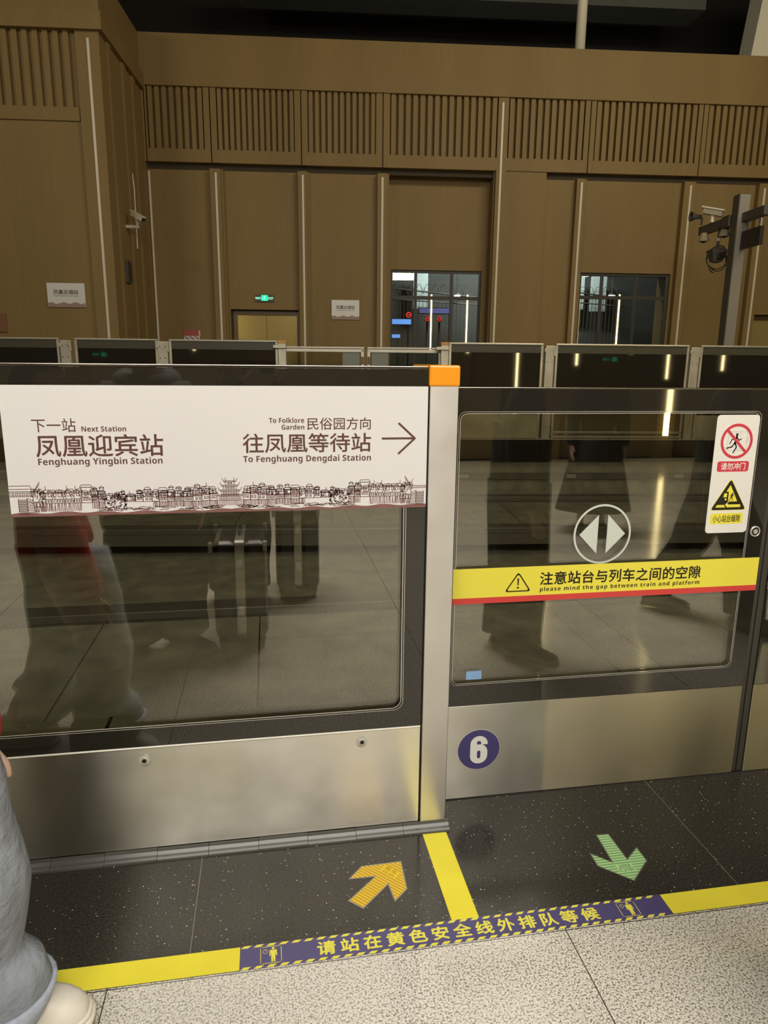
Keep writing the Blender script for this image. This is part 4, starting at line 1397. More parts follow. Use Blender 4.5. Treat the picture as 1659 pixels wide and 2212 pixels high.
for (a, b, z0, z1, m_, lb) in ((1.42, 1.98, 2.545, 2.68, BLUE_LIT, 'wide glowing blue sign in the left dark window'), (1.42, 1.68, 2.175, 2.27, BLUE_LIT, 'short glowing blue sign low in the left dark window'), (2.20, 3.10, 2.85, 2.98, BLUE_DIM, 'dim violet lit band in the middle of the left dark window')):
    t = thing('lit_sign', lb, 'sign', ((a + b) / 2, NS, z0), True, 'lit signs behind the left window')
    link_mesh('sign_face', MB().box(a, b, NS - 0.02, NS, z0, z1), m_, t)
    link_mesh('sign_case', MB().box(a - 0.02, b + 0.02, NS, NS + 0.06, z0 - 0.02, z1 + 0.02), PLASTIC_K, t)
    link_mesh('hanger', MB().tube([(b - 0.05, NS + 0.03, z0 - 0.02), (b - 0.05, NS + 0.03, Z0F)], 0.02, 8), POLE_GREY, t)
for (u, n, z, lb) in ((6.98, 20.2, 3.98, 'bright white yard lamp high in the right dark window'), (7.86, 20.4, 3.46, 'bright white yard lamp at the crossbar of the right dark window'), (2.95, 20.2, 4.02, 'bright white yard lamp at the top of the left dark window'), (3.35, 20.4, 3.40, 'bright white yard lamp at the crossbar of the left dark window')):
    t = thing('yard_lamp_head', lb, 'lamp', (u, n, z), True, 'yard lamps beyond the windows')
    link_mesh('lens', MB().lathe([(0, -0.05), (0.09, -0.035), (0.10, 0.0), (0, 0.01)], (u, n, z), 'Z', 16), LAMP_WHITE, t)
    link_mesh('housing', MB().lathe([(0, 0.01), (0.11, 0.01), (0.09, 0.05), (0, 0.06)], (u, n, z), 'Z', 16), POLE_GREY, t)
    link_mesh('arm', MB().tube([(u, n, z + 0.05), (u, n, z + 0.72), (u, n + 0.3, z + 0.85), (u, 21.58, z + 0.85)], 0.02, 8), POLE_GREY, t)

# ---------------------------------------------------------------- wall camera, conduit
t = thing('wall_camera', 'white bullet camera on an arm from the shaded side of the left wall block', 'camera', (-4.19, 14.76, 4.2), True)
link_mesh('arm', MB().box(-4.19, -3.94, 14.73, 14.79, 4.045, 4.10, 0.006), PLASTIC_W, t)
link_mesh('bracket', MB().tube([(-3.965, 14.76, 4.09), (-3.965, 14.76, 4.20)], 0.022, 10), PLASTIC_W, t)


def obox(mb, c, ax, hx, hy, hz, bevel=0.008):
    """box about c with its long axis along ax (u,n,z)"""
    x = Vector(ax).normalized()
    y = Vector((0, 0, 1)).cross(x).normalized()
    z = x.cross(y)
    n0 = len(mb.bm.verts)
    tmp = MB().box(-hx, hx, -hy, hy, -hz, hz, bevel)
    me = bpy.data.meshes.new('tmp')
    M_ = Matrix((x, y, z)).transposed().to_4x4()
    M_.translation = Vector(c)
    bmesh.ops.transform(tmp.bm, matrix=M_, verts=tmp.bm.verts)
    tmp.bm.to_mesh(me)
    tmp.bm.free()
    mb.bm.from_mesh(me)
    bpy.data.meshes.remove(me)
    return mb


cb = link_mesh('camera_body', obox(MB(), (-3.93, 14.66, 4.245), (0.30, -0.2, -0.17), 0.16, 0.045, 0.038), PLASTIC_W, t)
sub('sun_shield', obox(MB(), (-3.925, 14.66, 4.292), (0.30, -0.2, -0.17), 0.185, 0.055, 0.012, 0.003), PLASTIC_W, cb)
sub('lens', obox(MB(), (-3.795, 14.57, 4.168), (0.30, -0.2, -0.17), 0.012, 0.034, 0.030, 0.004), PLASTIC_K, cb)
tag(link_mesh('conduit', MB().tube([(-4.155, 15.35, 3.75), (-4.15, 15.35, 4.3), (-4.155, 15.38, 4.9), (-4.18, 15.40, 5.2)], 0.014, 8), PLASTIC_W, far=True), 'thin white cable run on the wall behind the bullet camera', 'cable')

# ---------------------------------------------------------------- camera pole
NPL = 12.5
pole = thing('camera_pole', 'tall dark grey square pole with a crossbar on the opposite platform at right', 'pole', (7.0, NPL, Z0F), True)
link_mesh('pole_body', MB().box(6.90, 7.10, NPL - 0.10, NPL + 0.10, Z0F, 4.42, 0.006), POLE_GREY, pole)
link_mesh('base_plate', MB().box(6.8, 7.2, NPL - 0.2, NPL + 0.2, Z0F, Z0F + 0.03), POLE_GREY, pole)
link_mesh('painted_lit_face', MB().box(6.915, 7.097, NPL - 0.104, NPL - 0.101, Z0F, 4.41), POLE_LIT, pole)  # paler sheet paints the light falling on the front of the pole
link_mesh('crossbar', MB().box(6.88, 7.01, 12.6, 13.7, 3.95, 4.10, 0.006).box(6.98, 7.11, 11.75, 12.41, 3.96, 4.11, 0.006), POLE_GREY, pole)
link_mesh('crossbar_sleeve', MB().box(6.86, 7.03, 12.6, 12.85, 3.93, 4.12, 0.008), POLE_GREY, pole)
sb = thing('hanging_board', 'small dark board hung from the near end of the grey pole crossbar', 'sign', (7.0, 12.1, 3.5), True)
link_mesh('board_panel', MB().box(6.99, 7.05, 11.80, 12.36, 3.50, 3.80, 0.004), PLASTIC_K, sb)
for nn in (11.9, 12.25):
    link_mesh('hanger', MB().tube([(7.02, nn, 3.80), (7.02, nn, 3.96)], 0.015, 8), POLE_GREY, sb)
bc = thing('pole_camera', 'pale box camera on top of the grey pole crossbar', 'camera', (6.9, 13.2, 4.10), True)
b_ = link_mesh('camera_body', obox(MB(), (6.88, 13.22, 4.27), (0.5, -0.35, -0.16), 0.17, 0.06, 0.045), mat('grey_plastic', (0.34, 0.30, 0.22), 0.5), bc)
sub('sun_shield', obox(MB(), (6.885, 13.22, 4.335), (0.5, -0.35, -0.16), 0.20, 0.075, 0.014, 0.003), PLASTIC_W, b_)
link_mesh('mount', MB().tube([(6.88, 13.22, 4.10), (6.88, 13.22, 4.24)], 0.035, 10), PLASTIC_W, bc)
lp = thing('horn_speaker', 'small dark horn speaker at the far end of the grey pole crossbar', 'speaker', (6.75, 13.45, 4.10), True)
link_mesh('horn', MB().lathe([(0.0, 0.0), (0.035, 0.0), (0.045, -0.10), (0.09, -0.20), (0.085, -0.20), (0.04, -0.10), (0.0, -0.02)], (6.78, 13.45, 4.24), 'X', 16), POLE_GREY, lp)
link_mesh('mount', MB().tube([(6.80, 13.45, 4.10), (6.80, 13.45, 4.23)], 0.02, 8), POLE_GREY, lp)
for (u, n, lb) in ((6.86, 13.42, 'left cream dome camera under the grey pole crossbar'), (6.95, 12.86, 'right cream dome camera under the grey pole crossbar, next to the pole')):
    dt = thing('dome_camera', lb, 'camera', (u, n, 3.8), True, 'dome cameras under the crossbar')
    link_mesh('housing', MB().lathe([(0.0, 0.15), (0.055, 0.15), (0.075, 0.10), (0.095, 0.02), (0.095, 0.0), (0, 0.0)], (u, n, 3.80), 'Z', 20), mat('cream_plastic', (0.36, 0.30, 0.19), 0.5), dt)
    link_mesh('dome', MB().lathe([(0, -0.03), (0.03, -0.025), (0.055, 0.0), (0, 0.0)], (u, n, 3.80), 'Z', 16), PLASTIC_K, dt)
hl = thing('hanging_camera', 'dark camera head hanging from the crossbar with a loop of cable round it', 'camera', (6.93, 13.0, 3.3), True)
link_mesh('drop_tube', MB().tube([(6.93, 13.0, 3.95), (6.92, 13.0, 3.62)], 0.028, 10), POLE_GREY, hl)
link_mesh('collar', MB().tube([(6.925, 13.0, 3.80), (6.925, 13.0, 3.74)], 0.038, 10), PLASTIC_W, hl)
link_mesh('head', MB().loft([[(6.92 + sx * a, 13.0 + sy * a * 0.8, z) for sx, sy in ((-1, -1), (1, -1), (1, 1), (-1, 1))] for a, z in ((0.05, 3.64), (0.145, 3.58), (0.14, 3.54), (0.085, 3.38), (0.03, 3.36))]), POLE_GREY, hl)
link_mesh('lens', MB().box(6.88, 6.96, 12.86, 12.90, 3.42, 3.52, 0.006).box(6.98, 7.04, 12.87, 12.90, 3.44, 3.55, 0.005), PLASTIC_K, hl)
lpth = []
for i in range(72):
    a = i * 2 * PI / 26
    r = 0.185 + 0.012 * math.sin(i * 0.55)
    lpth.append((6.915 + r * math.cos(a) * (0.95 + 0.1 * (i / 72)), 12.97 + 0.02 * math.sin(i), 3.46 + 1.12 * r * math.sin(a) - 0.02 * (i / 26)))
link_mesh('cable_loop', MB().tube(lpth, 0.009, 6), PLASTIC_K, hl)

# ---------------------------------------------------------------- roof
struct('ceiling', MB().box(-25, 30, -8, 40, 12.6, 12.8), NEARBLACK)
struct('trim_70', MB().box(-2.5, 9.4, 19.5, 20.4, 10.42, 10.9), ROOF_STRIP, True)
struct('trim_72', MB().box(-25, 30, 22.0, 22.2, 6.0, 12.6), NEARBLACK, True)
tag(link_mesh('round_column', MB().lathe([(0.115, 8.0), (0.115, 12.6), (0, 12.6)][:2], (5.56, 17.55, 0), 'Z', 28), COLUMN_WHITE, far=True, smooth=True), 'slim round cream column rising above the wooden wall against the black roof', 'column')
tag(link_mesh('slanted_pier', MB().loft([[(9.50, 17.4, 7.9), (11.4, 17.4, 7.9), (11.4, 18.0, 7.9), (9.50, 18.0, 7.9)], [(9.86, 17.4, 11.0), (11.8, 17.4, 11.0), (11.8, 18.0, 11.0), (9.86, 18.0, 11.0)]]), COLUMN_WHITE, far=True), 'broad slanted cream pier above the wooden wall in the top right corner', 'column')

# ================================================================== PEOPLE
SKIN = mat('skin', (0.56, 0.36, 0.26), 0.5)
HAIR = mat('black_hair', (0.015, 0.012, 0.01), 0.5)


def skin_mesh(name, verts, edges, radii, root, m, parent, subd=2):
    me = bpy.data.meshes.new(name)
    base = Vector(parent['_base'])
    me.from_pydata([Vector(v) - base for v in verts], edges, [])
    o = bpy.data.objects.new(name, me)
    COL.objects.link(o)
    md = o.modifiers.new('skin', 'SKIN')
    md.use_smooth_shade = True
    for i, sv in enumerate(me.skin_vertices[0].data):
        r = radii[i]
        sv.radius = r if isinstance(r, tuple) else (r, r)
        sv.use_root = (i == root)
    sd_ = o.modifiers.new('sub', 'SUBSURF')
    sd_.levels = subd
    sd_.render_levels = subd
    dg = bpy.context.evaluated_depsgraph_get()
    me2 = bpy.data.meshes.new_from_object(o.evaluated_get(dg))
    me2.name = name
    o.modifiers.clear()
    o.data = me2
    bpy.data.meshes.remove(me)
    me2.materials.clear()
    me2.materials.append(m)
    for p in me2.polygons:
        p.use_smooth = True
    o.parent = parent
    o['_base'] = base
    return o


def person(label, x, y, heading, H, cloth, pose=None, skirt=None, coat_len=0.0, wide=1.0, shoes=True, trousers=True, z_off=0.0):
    """heading: direction faced, radians from +y turning towards -x. pose overrides joints (local: X right, Y forward, Z up, in body heights)."""
    root = thing('person', label, 'person', (x, y, z_off))
    ch, sh = math.cos(heading), math.sin(heading)

    def P(v):
        a, b, c = v[0] * H, v[1] * H, v[2] * H
        return Vector((x + a * ch - b * sh, y + a * sh + b * ch, z_off + c))
    J = dict(pel=(0, 0, .525), sp=(0, 0, .62), ch=(0, .005, .735), nb=(0, 0, .825), nk=(0, .005, .86), hd=(0, .012, .915), tp=(0, .005, .965), ns=(0, .066, .915),
             hl=(-.052, 0, .50), hr=(.052, 0, .50), kl=(-.058, .01, .28), kr=(.058, .01, .28), al=(-.058, -.012, .055), ar=(.058, -.012, .055), tl=(-.064, .07, .018), tr=(.064, .07, .018),
             sl=(-.105, 0, .805), sr=(.105, 0, .805), el=(-.135, -.015, .635), er=(.135, -.015, .635), wl=(-.140, .03, .49), wr=(.140, .03, .49))
    if pose:
        J.update(pose)
    names = list(J)
    verts = [P(J[n_]) for n_ in names]
    R = dict(pel=.068, sp=.06, ch=.068, nb=.038, nk=.03, hd=.046, tp=.036, ns=.007, hl=.045, hr=.045, kl=.031, kr=.031, al=.02, ar=.02, tl=.013, tr=.013, sl=.033, sr=.033, el=.021, er=.021, wl=.014, wr=.014)
    rad = [R[n_] * H for n_ in names]
    E_ = [('pel', 'sp'), ('sp', 'ch'), ('ch', 'nb'), ('nb', 'nk'), ('nk', 'hd'), ('hd', 'tp'), ('hd', 'ns'), ('pel', 'hl'), ('hl', 'kl'), ('kl', 'al'), ('al', 'tl'), ('pel', 'hr'), ('hr', 'kr'), ('kr', 'ar'), ('ar', 'tr'),
          ('ch', 'sl'), ('sl', 'el'), ('el', 'wl'), ('ch', 'sr'), ('sr', 'er'), ('er', 'wr')]
    edges = [(names.index(a), names.index(b)) for a, b in E_]
    # ears
    for s in (-1, 1):
        hd = Vector(J['hd'])
        verts.append(P(hd + Vector((s * .05, 0, .002)))); rad.append(.006 * H); edges.append((names.index('hd'), len(verts) - 1))
    # hands: palm, five fingers of different lengths, thumb leaving the side of the palm
    for side, s in (('l', -1), ('r', 1)):
        wv, ev = Vector(J['w' + side]), Vector(J['e' + side])
        d = (wv - ev).normalized()
        f = Vector((0, 1, 0)) - d * d.y
        f.normalize()
        i_w = names.index('w' + side)
        palm = wv + d * .030
        verts.append(P(palm)); rad.append((.014 * H, .010 * H)); ip = len(verts) - 1
        edges.append((i_w, ip))
        inw = Vector((-s, 0, 0))
        for q, ln in enumerate((.040, .045, .041, .032)):
            off = f * (.014 - q * .0095)
            k1 = palm + d * .022 + off
            k2 = k1 + d * ln * .5 + inw * .003
            k3 = k2 + d * ln * .42 + inw * .010
            idx = ip
            for kk, rr in ((k1, .0056), (k2, .0052), (k3, .0045)):
                verts.append(P(kk)); rad.append(rr * H); edges.append((idx, len(verts) - 1)); idx = len(verts) - 1
        t1 = wv + d * .014 + f * .016
        t2 = t1 + d * .020 + f * .010 + inw * .004
        t3 = t2 + d * .018 + inw * .004
        idx = ip
        for kk, rr in ((t1, .0065), (t2, .0058), (t3, .005)):
            verts.append(P(kk)); rad.append(rr * H); edges.append((idx, len(verts) - 1)); idx = len(verts) - 1
    skin_mesh('body', verts, edges, rad, names.index('pel'), SKIN, root)
    # eyes
    for s in (-1, 1):
        c = P(Vector(J['hd']) + Vector((s * .018, .047, .006)))
        link_mesh('eye', MB().lathe([(0, -.006), (.005, -.003), (.006, 0), (.005, .003), (0, .006)], c, 'Z', 10), HAIR, root, smooth=True)
    # hair: cap over the skull
    hb = MB()
    hd = Vector(J['hd'])
    rings = []
    for i in range(7):
        a = PI / 2 * i / 6
        rr = .058 * math.cos(a - 0.12) if i < 6 else .006
        rings.append([P(hd + Vector((rr * math.cos(t) * .92, -.008 + rr * math.sin(t), -.012 - (.03 if math.sin(t) < 0 else -.022) * math.cos(a) + .062 * math.sin(a)))) for t in [2 * PI * q / 18 for q in range(18)]])
    hb.loft(rings)
    link_mesh('hair', hb, cloth.get('hair', HAIR), root, smooth=True)
    # jacket: torso and sleeves
    jn = ['pel', 'sp', 'ch', 'nb', 'sl', 'el', 'wl', 'sr', 'er', 'wr']
    jv = [P(J[n_]) for n_ in jn]
    fat = cloth.get('fat', 1.0)
    jr = [.080, .078, .084, .046, .046, .037, .032, .046, .037, .032]
    je = [(0, 1), (1, 2), (2, 3), (2, 4), (4, 5), (5, 6), (2, 7), (7, 8), (8, 9)]
    jv[0] = P(Vector(J['pel']) - Vector((0, 0, coat_len)))
    for i_, (w_, e_) in ((6, ('wl', 'el')), (9, ('wr', 'er'))):
        jv[i_] = P(Vector(J[w_]) + (Vector(J[w_]) - Vector(J[e_])).normalized() * .012)
    skin_mesh('jacket', jv, je, [r * H * fat for r in jr], 1, cloth['top'], root)
    if cloth.get('hood'):
        nbv = Vector(J['nb'])
        hm = MB()
        rr = []
        for i in range(12):
            a = 2 * PI * i / 12
            c = nbv + Vector((.070 * math.cos(a), -.025 + .060 * math.sin(a), .014 - .012 * math.sin(a)))
            rr.append(P(c))
        hm.tube(rr, .030 * H, 10, closed=True)
        link_mesh('hood', hm, cloth['hood'], root, smooth=True)
    if skirt:
        # skirt or long coat: rings (z, half width, half depth)
        sk = MB()
        sk.loft([[P((hw * math.cos(t) * (1 + .04 * math.sin(5 * t)), hd_ * math.sin(t) * (1 + .04 * math.sin(7 * t)), z)) for t in [2 * PI * q / 32 for q in range(32)]] for z, hw, hd_ in skirt])
        link_mesh('skirt', sk, cloth['bottom'], root, smooth=True)
    elif trousers:
        for s, h_, k_, a_ in (('l', 'hl', 'kl', 'al'), ('r', 'hr', 'kr', 'ar')):
            tm = MB()
            A, B, C_ = Vector(J[h_]), Vector(J[k_]), Vector(J[a_])
            rings = []
            for i in range(15):
                f_ = i / 14
                c = A + (Vector((0, 0, .05))) * (1 - f_) if f_ == 0 else (A.lerp(B, f_ * 2) if f_ < .5 else B.lerp(C_, (f_ - .5) * 2))
                r = (.068 - .016 * f_) * wide
                rings.append([P(c + Vector((r * math.cos(t) * (1 + .05 * math.sin(3 * t + i)), r * math.sin(t) * 1.08, .006 * math.sin(2 * t + i)))) for t in [2 * PI * q / 20 for q in range(20)]])
            tm.loft(rings)
            link_mesh('trouser_leg', tm, cloth['bottom'], root, smooth=True)
    if shoes:
        for s, a_, t_ in (('l', 'al', 'tl'), ('r', 'ar', 'tr')):
            A, T = Vector(J[a_]), Vector(J[t_])
            build_shoe(root, P(Vector((A.x, A.y, 0))), P(Vector((T.x, T.y, 0))), cloth.get('shoe_' + s, cloth['shoe']), max(0, z_off + 0.0 + (A.z - .055) * H))
    return root, P, J


def build_shoe(root, ankle, toe, m, lift=0.0, scale=1.0, sole_m=None):
    f = (toe - ankle); f.z = 0; f.normalize()
    sd_ = Vector((f.y, -f.x, 0))
    base = Vector((ankle.x, ankle.y, 0)) - f * 0.07 * scale
    L_ = 0.285 * scale
    prof = [(0.0, .028, .062), (.04, .036, .088), (.10, .040, .098), (.16, .042, .082), (.21, .048, .064), (.25, .046, .054), (.275, .034, .046), (.285, .016, .040)]
    rings = []
    for s, hw, h in prof:
        s, hw, h = s * scale, hw * scale, h * scale
        c = base + f * s
        ring = []
        for q in range(16):
            t = 2 * PI * q / 16
            zz = max(0.0, 0.022 + (h - 0.022) * math.sin(t)) if math.sin(t) > 0 else 0.022 + 0.004 * math.sin(t)
            ring.append(c + sd_ * hw * math.cos(t) + Vector((0, 0, zz + lift)))
        rings.append(ring)
    so = link_mesh('shoe', MB().loft(rings), m, root, smooth=True)
    rings = []
    for s, hw, h in prof:
        s, hw = (s * 1.03 - .004) * scale, (hw + .004) * scale
        c = base + f * s
        rings.append([c + sd_ * hw * a + Vector((0, 0, b + lift)) for a, b in ((-1, .0), (-1.02, .012), (-.98, .026), (.98, .026), (1.02, .012), (1, .0))])
    sub('sole', MB().loft(rings), sole_m or mat('rubber_sole', (0.45, 0.42, 0.36), 0.6), so)
    return so


C_DARK = mat('charcoal_cloth', (0.022, 0.020, 0.018), 0.85, noise=((20, 20, 20), 0.2))
C_BLACK = mat('black_cloth', (0.010, 0.009, 0.008), 0.9)
C_GREY = mat('light_grey_fleece', (0.42, 0.39, 0.35), 0.9, noise=((14, 14, 14), 0.2))
C_RED = mat('red_knit', (0.50, 0.035, 0.035), 0.85, noise=((90, 90, 90), 0.25))
DENIM = mat('pale_blue_denim', (0.30, 0.325, 0.36), 0.85, noise=((18, 18, 7), 0.16), bump=(28, 0.9))
DENIM_IN = mat('pale_denim_cuff', (0.42, 0.46, 0.53), 0.85, noise=((60, 60, 60), 0.12))
CREAM = mat('cream_leather', (0.86, 0.80, 0.69), 0.45)
PINK = mat('dusty_pink_shoe', (0.46, 0.27, 0.23), 0.7)
GREYW = mat('white_shoe', (0.62, 0.58, 0.5), 0.6)
DKSHOE = mat('black_shoe', (0.02, 0.018, 0.016), 0.5)

# the walker at the left edge: jeans leg and cream shoe in view
p1, P1, J1 = person('person cut off at the left edge, walking in wide pale jeans and cream shoes', -0.80, 1.36, -PI / 2, 1.62,
                    dict(top=C_RED, bottom=DENIM, shoe=CREAM, fat=1.05), shoes=False, trousers=False, coat_len=0.07,
                    pose=dict(kl=(-.040, .085, .275), al=(-.028, .075, .06), tl=(-.028, .16, .02), hl=(-.045, .01, .50),
                              kr=(.050, -.02, .28), ar=(.055, -.15, .08), tr=(.058, -.09, .018),
                              sl=(-.105, 0, .800), el=(-.115, .060, .585), wl=(-.09, .096, .428), hd=(0, .012, .915)))


def jeans(front, back, yc, ry, root):
    """front/back: outline x at given heights; loft of rings"""
    zs = sorted(front)
    rings = []
    for z in reversed(zs):
        xf, xb = front[z], back[z]
        cx, rx = (xf + xb) / 2, (xf - xb) / 2
        ring = []
        for q in range(28):
            t = 2 * PI * q / 28
            fold = 1 + 0.035 * math.sin(4 * t + z * 25) * (1 if abs(math.cos(t)) < .9 else .3)
            ring.append(Vector((cx + rx * math.cos(t), yc[z] + ry * math.sin(t) * fold, z + 0.008 * math.sin(3 * t + z * 9) - 0.10 * max(0, (0.10 - z)) * 0)))
        rings.append(ring)
    return MB().loft(rings)


fr = {0.84: -0.60, 0.72: -0.575, 0.663: -0.563, 0.586: -0.560, 0.506: -0.545, 0.46: -0.537, 0.424: -0.535, 0.355: -0.547, 0.30: -0.558, 0.262: -0.566, 0.240: -0.552, 0.222: -0.527, 0.200: -0.522, 0.16: -0.512, 0.12: -0.520}
bk = {z: x - (0.20 + 0.03 * (z < 0.3)) for z, x in fr.items()}
bk[0.222] = bk[0.240] = bk[0.200] = -0.775
bk[0.16] = -0.77
bk[0.12] = -0.78
yc = {z: 1.395 for z in fr}
link_mesh('trouser_leg', jeans(fr, bk, yc, 0.105, p1), DENIM, p1, smooth=True)
cuffr = []
for (z, gx, ro) in ((0.152, -0.508, 0.112), (0.150, -0.502, 0.118), (0.105, -0.518, 0.120), (0.068, -0.540, 0.122), (0.066, -0.548, 0.116)):
    cx = (gx - 0.785) / 2
    rx = (gx + 0.785) / 2
    cuffr.append([Vector((cx + rx * math.cos(t), 1.395 + ro * math.sin(t), z + 0.012 * math.cos(t))) for t in [2 * PI * q / 28 for q in range(28)]])
link_mesh('turned_cuff', MB().loft(cuffr), DENIM_IN, p1, smooth=True)
bk2 = {z: x - 0.13 for z, x in bk.items()}
fr2 = {z: bk[z] + 0.05 - 0.10 * (1 - min(1, z / 0.8)) for z in fr}
bk2 = {z: fr2[z] - 0.22 for z in fr}
link_mesh('trouser_leg', jeans(fr2, bk2, {z: 1.25 for z in fr}, 0.10, p1), DENIM, p1, smooth=True)


def chunky_shoe(root, heel, toe, w_):
    """rounded trainer: upper, thick layered sole"""
    f = (toe - heel); L_ = f.length; f.normalize()
    sd_ = Vector((f.y, -f.x, 0))
    prof = [(0, .55, .080), (.12, .80, .115), (.30, .86, .142), (.48, .90, .140), (.62, .98, .126), (.74, 1.0, .110), (.85, .95, .094), (.93, .80, .078), (.98, .54, .064), (1.0, .26, .054)]
    rings = []
    for s, hw, h in prof:
        c = heel + f * (L_ * s)
        rings.append([c + sd_ * (w_ * hw * math.copysign(abs(math.cos(t)) ** .8, math.cos(t))) + Vector((0, 0, 0.030 + (h - 0.030) * max(0, math.sin(t)) ** .8)) for t in [PI * q / 14 for q in range(15)]] )
    rings = [r + [r[-1] - Vector((0, 0, .012)), r[0] - Vector((0, 0, .012))] for r in rings]
    up_ = link_mesh('shoe', MB().loft(rings), CREAM, root, smooth=True)
    for i, (z0, z1, gr) in enumerate(((0.0, 0.014, .010), (0.015, 0.030, .012), (0.031, 0.042, .006))):
        rr = []
        n_ = 40
        out = []
        for q in range(n_):
            t = 2 * PI * q / n_
            c_, s_ = math.cos(t), math.sin(t)
            lx = L_ * .5 + (L_ * .5 + gr) * math.copysign(abs(c_) ** .72, c_)
            hw = w_ * (.82 + .18 * (lx / L_)) + gr
            out.append(heel + f * lx + sd_ * hw * math.copysign(abs(s_) ** .72, s_))
        zm = (z0 + z1) / 2
        g = [[p + Vector((0, 0, z)) + (p - (heel + toe) / 2).normalized() * e for p in out] for z, e in ((z0, -.002), (z0 + .003, .0015), (z1 - .003, .0015), (z1, -.002))]
        sub('sole_layer', MB().loft(g), CREAM if i else mat('tan_outsole', (0.33, 0.25, 0.17), 0.6), up_, smooth=True)
    st = MB()
    for s in (.52, .60, .68):
        c = heel + f * (L_ * s)
        h = {.52: .137, .60: .128, .68: .118}[s]
        st.tube([c + sd_ * w_ * k_ + Vector((0, 0, h + 0.004 - 0.030 * abs(k_) ** 1.6)) for k_ in (-.7, -.4, 0, .4, .7)], .0045, 8)
    sub('laces', st, mat('cream_lace', (0.8, 0.74, 0.62), 0.6), up_, smooth=True)


chunky_shoe(p1, Vector((-0.745, 1.405, 0.0)), Vector((-0.450, 1.430, 0.0)), 0.054)
chunky_shoe(p1, Vector((-1.15, 1.24, 0.0)), Vector((-0.88, 1.25, 0.0)), 0.052)

# people seen mirrored in the glass
person('person in black mirrored in the left glass, standing behind the dark suitcases', -0.21, -0.36, 0, 1.66, dict(top=C_BLACK, bottom=C_BLACK, shoe=DKSHOE), wide=1.15,
       pose=dict(el=(-.13, .06, .66), er=(.13, .06, .66), wl=(.045, .15, .845), wr=(.165, .15, .845), hd=(0.0, -.01, .915)))
ph = thing('phone', 'dark phone held up by the person mirrored behind the suitcases', 'phone', (0.0, -0.055, 1.46))
link_mesh('phone_body', MB().box(-0.038, 0.038, -0.058, -0.050, 1.455, 1.605, 0.003), PLASTIC_K, ph)
link_mesh('camera_bump', MB().box(-0.034, -0.004, -0.050, -0.047, 1.565, 1.60, 0.001), POLE_GREY, ph)
person('person in a grey hooded top and dark wide trousers mirrored in the left glass', -0.585, 0.40, 0, 1.70, dict(top=C_GREY, bottom=C_DARK, hood=C_GREY, shoe=DKSHOE, shoe_l=PINK), wide=1.5,
       pose=dict(tl=(-.075, .085, .018), al=(-.07, .02, .055), ar=(.06, -.03, .055), tr=(.125, .015, .018)))
person('person in a black coat turned right, mirrored in the door glass beside the post', 1.27, 0.92, math.radians(-75), 1.70, dict(top=C_BLACK, bottom=C_DARK, shoe=DKSHOE, fat=1.25), wide=1.25, coat_len=0.05,
       pose=dict(kl=(-.04, .02, .28), kr=(.04, 0, .28), al=(-.04, .02, .055), ar=(.04, -.02, .055)))
person('person in a long dark skirt mirrored in the middle of the door glass', 2.95, -1.6, 0.2, 1.66, dict(top=C_BLACK, bottom=C_BLACK, shoe=DKSHOE, fat=1.1), skirt=((.56, .085, .075), (.50, .125, .10), (.36, .155, .13), (.22, .185, .16), (.13, .205, .175)))
person('person in dark coat and white shoes mirrored in the door glass below the white sticker', 2.62, 0.62, math.radians(-60), 1.70, dict(top=C_DARK, bottom=C_BLACK, shoe=GREYW, fat=1.15), wide=1.1, coat_len=0.12,
       pose=dict(kl=(-.05, .10, .28), al=(-.05, .12, .055), tl=(-.05, .20, .018), kr=(.05, -.06, .28), ar=(.05, -.17, .065), tr=(.05, -.09, .018)))

# suitcases
SHELL = mat('black_hard_shell', (0.022, 0.022, 0.02), 0.28, spec=0.6)


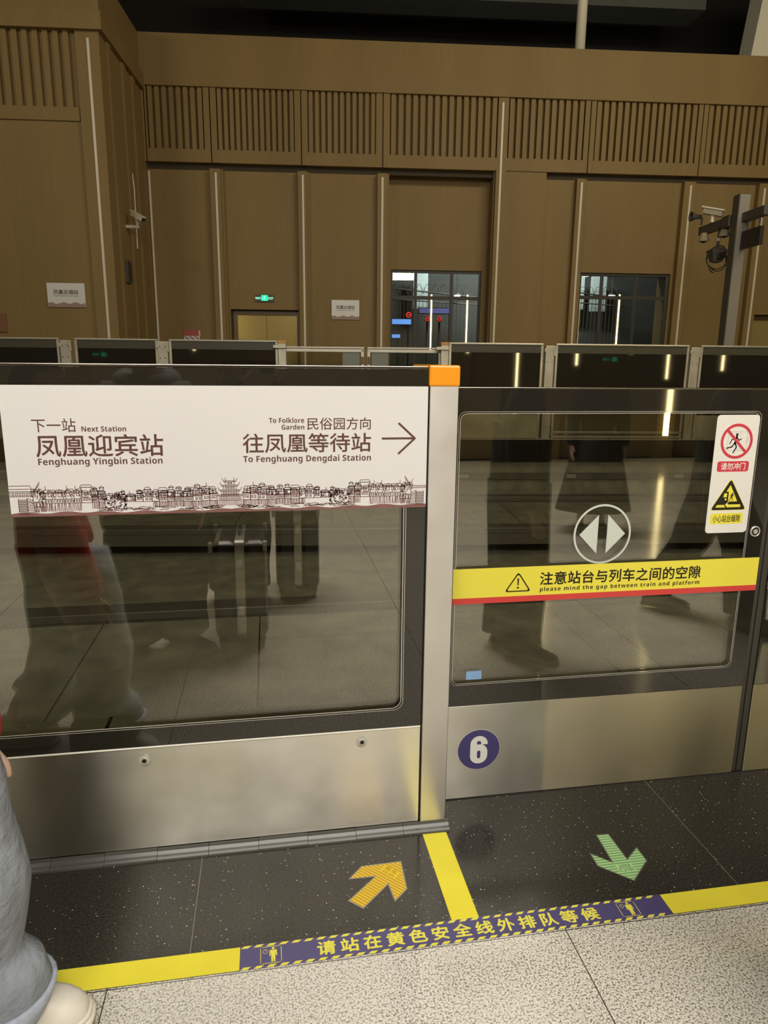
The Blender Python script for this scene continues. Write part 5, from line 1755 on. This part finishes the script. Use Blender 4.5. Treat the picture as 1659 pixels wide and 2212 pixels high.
def suitcase(x, y, label):
    t = thing('suitcase', label, 'suitcase', (x, y, 0), group='dark suitcases mirrored in the glass')
    hw, hd, z0, z1 = 0.14, 0.21, 0.065, 0.60
    link_mesh('shell', MB().box(x - hw, x - 0.014, y - hd, y + hd, z0, z1, 0.035).box(x + 0.014, x + hw, y - hd, y + hd, z0, z1, 0.035), SHELL, t, smooth=False)
    k_ = 8
    o_ = [(b, c) for b, c in rrect(y - hd - .004, y + hd + .004, z0 - .004, z1 + .004, .04, k_)]
    i_ = [(b, c) for b, c in rrect(y - hd + .02, y + hd - .02, z0 + .02, z1 - .02, .03, k_)]
    link_mesh('frame', MB().ring_plate(o_, i_, lambda a, b, d: Vector((x + d, a, b)), -0.024, 0.024), ALU, t)
    for z in (0.20, 0.45):
        link_mesh('latch', MB().box(x - 0.018, x + 0.018, y + hd + .002, y + hd + .014, z, z + 0.06, .003), CHROME, t)
    for sx in (-1, 1):
        for sy_ in (-1, 1):
            wh = link_mesh('wheel', MB().lathe([(0, -.012), (.026, -.012), (.03, -.006), (.03, .006), (.026, .012), (0, .012)], (x + sx * .105, y + sy_ * .165, .03), 'X', 18), PLASTIC_K, t)
            sub('fork', MB().box(x + sx * .105 - .018, x + sx * .105 + .018, y + sy_ * .165 - .02, y + sy_ * .165 + .02, .036, .068, .004), PLASTIC_K, wh)
    link_mesh('handle', MB().tube([(x, y - .07, z1), (x, y - .065, z1 + .035), (x, y + .065, z1 + .035), (x, y + .07, z1)], .010, 8), CHROME, t)
    for c in ((-1, -1), (-1, 1), (1, -1), (1, 1)):
        link_mesh('corner_guard', MB().box(x + c[0] * hw - .02 - (c[0] > 0) * .0, x + c[0] * hw + .003, y + c[1] * hd - .02, y + c[1] * hd + .003, z1 - .05, z1 + .003, .004), ALU, t)


suitcase(-0.165, 0.245, 'dark hard suitcase with a silver frame mirrored in the left glass, nearer and larger')
suitcase(0.170, -0.54, 'dark hard suitcase with silver corners mirrored in the left glass, smaller and farther right')

for o in list(bpy.data.objects):
    for key in ('_base', '_far'):
        if key in o:
            del o[key]
